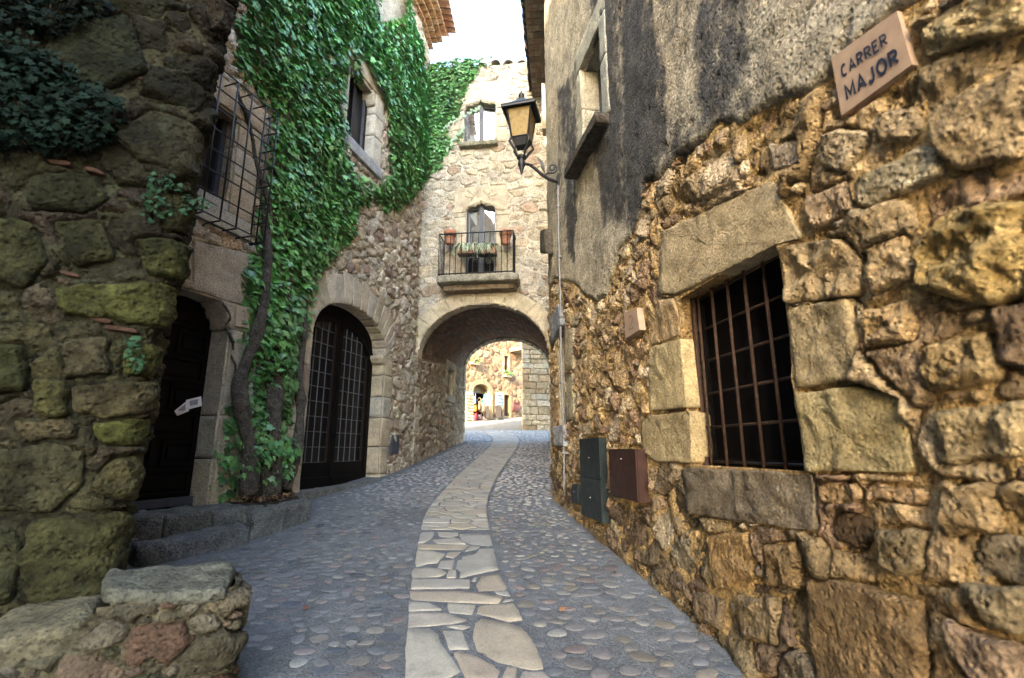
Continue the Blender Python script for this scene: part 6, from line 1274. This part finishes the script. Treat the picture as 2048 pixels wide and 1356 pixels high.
rack('postcard_rack', 'postcard stand beside the right jamb of the shop arch', 970, 980, 790, 844, .35, 1); rack('postcard_rack', 'tall wide postcard stand between the shop arch and the brown door', 990, 1004, 785, 842, .5, 2)
t = thing('jewellery_rack', 'tall rack of small trinkets left of the shop arch', 'trinket rack', tuple(Q_.map(qh(938,845,.4)[0], 2.95, .4)[0])); s0_ = qh(938,840,.4)[0]; r = np.random.default_rng(9)
MB().wbox(Q_, s0_-.28, s0_+.28, 2.85, 4.55, .36, .40, col=(.42,.36,.26)).build('board', M['goods'], t)
for j in range(9):
    for i in range(4): MB().box(Q_.map(s0_-.21+.14*i, 3.1+.16*j, .44)[0], (.08,.06,.09), .7, pick(r, [(.55,.45,.25),(.35,.30,.2),(.6,.55,.45),(.3,.22,.15),(.25,.30,.2)], .2)).build('trinket', M['goods'], t)
GD = [('hanging_scarf','lilac scarf hanging at the left of the shop arch',.10,3.95,.45,.26,(.35,.32,.45)),('hanging_bag','yellow bag hanging in the shop arch',.14,3.55,.36,.30,(.45,.22,.03)),('hanging_bag','dark red bag hanging low in the shop arch',.18,3.05,.42,.34,(.28,.03,.04)),('hanging_bag','pale tan handbag hanging in the middle of the shop arch',.62,3.55,.55,.36,(.55,.40,.26)),('hanging_bag','tan bag on the darker side of the shop arch',.42,3.65,.5,.22,(.38,.26,.15)),('hanging_bag','pinkish bag at the bottom of the shop arch',.60,2.98,.34,.42,(.60,.42,.34)),('hanging_bag','brown bag low beside the dark red one',.45,3.08,.34,.34,(.24,.16,.15)),('toy_kite','turquoise and yellow paper kite under the shop arch',.80,4.10,.30,.34,(.10,.50,.55))]
for nm, lab, f, z_, hgt_, wd, cc in GD:
    s_ = shop[0,0]+(shop[1,0]-shop[0,0])*f; P = Q_.map(s_, z_, -.05)[0]; t = thing(nm, lab, 'bag' if 'bag' in nm else nm.split('_')[1], tuple(P)); c_ = .09
    MB().lathe([(wd*.30,0),(wd*.5,.05),(wd*.52,hgt_*.45),(wd*.36,hgt_*.9),(wd*.2,hgt_)], P, 10, cc).build('body', M['goods'], t, True); MB().tube(np.c_[P[0]+.10*np.cos(np.linspace(0,math.pi,9)), np.full(9,P[1]), P[2]+hgt_*.95+.22*np.sin(np.linspace(0,math.pi,9))], .012, 5, cc).build('strap', M['goods'], t)
for nm, lab, px_, py_, mat_ in (('window_box','flower box with green plants under the small window on the square',1012,752,None),('window_box','flower box with orange flowers high on the left of the square',946,727,None)):
    s_, z_ = qh(px_, py_); P = Q_.map(s_, z_, .12)[0]; t = thing(nm, lab, 'flower box', tuple(P)); MB().wbox(Q_, s_-.30, s_+.30, z_-.08, z_+.06, .02, .22, col=(.50,.34,.22)).build('box', M['goods'], t); r = np.random.default_rng(int(px_)); m = MB()
    for k in range(110):
        n_ = r.normal(0,1,3); n_ /= np.linalg.norm(n_); d_ = r.normal(0,1,3); d_ -= n_*np.dot(d_,n_); d_ /= np.linalg.norm(d_); m.add(leaf_geo(Q_.map(s_+r.uniform(-.3,.3), z_+.08+abs(r.normal(0,.12))-.05, .14+r.normal(0,.09))[0], n_, d_, .11, .2), LEAFF, np.array((.08,.17,.04)) if r.random() < (.85 if px_ > 1000 else .6) else np.array((.6,.18,.05)))
    m.build('foliage', M['leaf'], t, True, recalc=False)['kind'] = 'stuff'
s_, z_ = qh(1028,815); P = Q_.map(s_, z_, .1)[0]; t = thing('mail_box', 'dark red box on the sunlit wall right of the brown door', 'box', tuple(P)); MB().wbox(Q_, s_-.25, s_+.25, z_-.2, z_+.25, .0, .18, col=(.16,.05,.04)).build('case', M['goods'], t); MB().wbox(Q_, s_-.27, s_+.27, z_+.25, z_+.29, .0, .22, col=(.14,.05,.04)).build('lid', M['goods'], t)
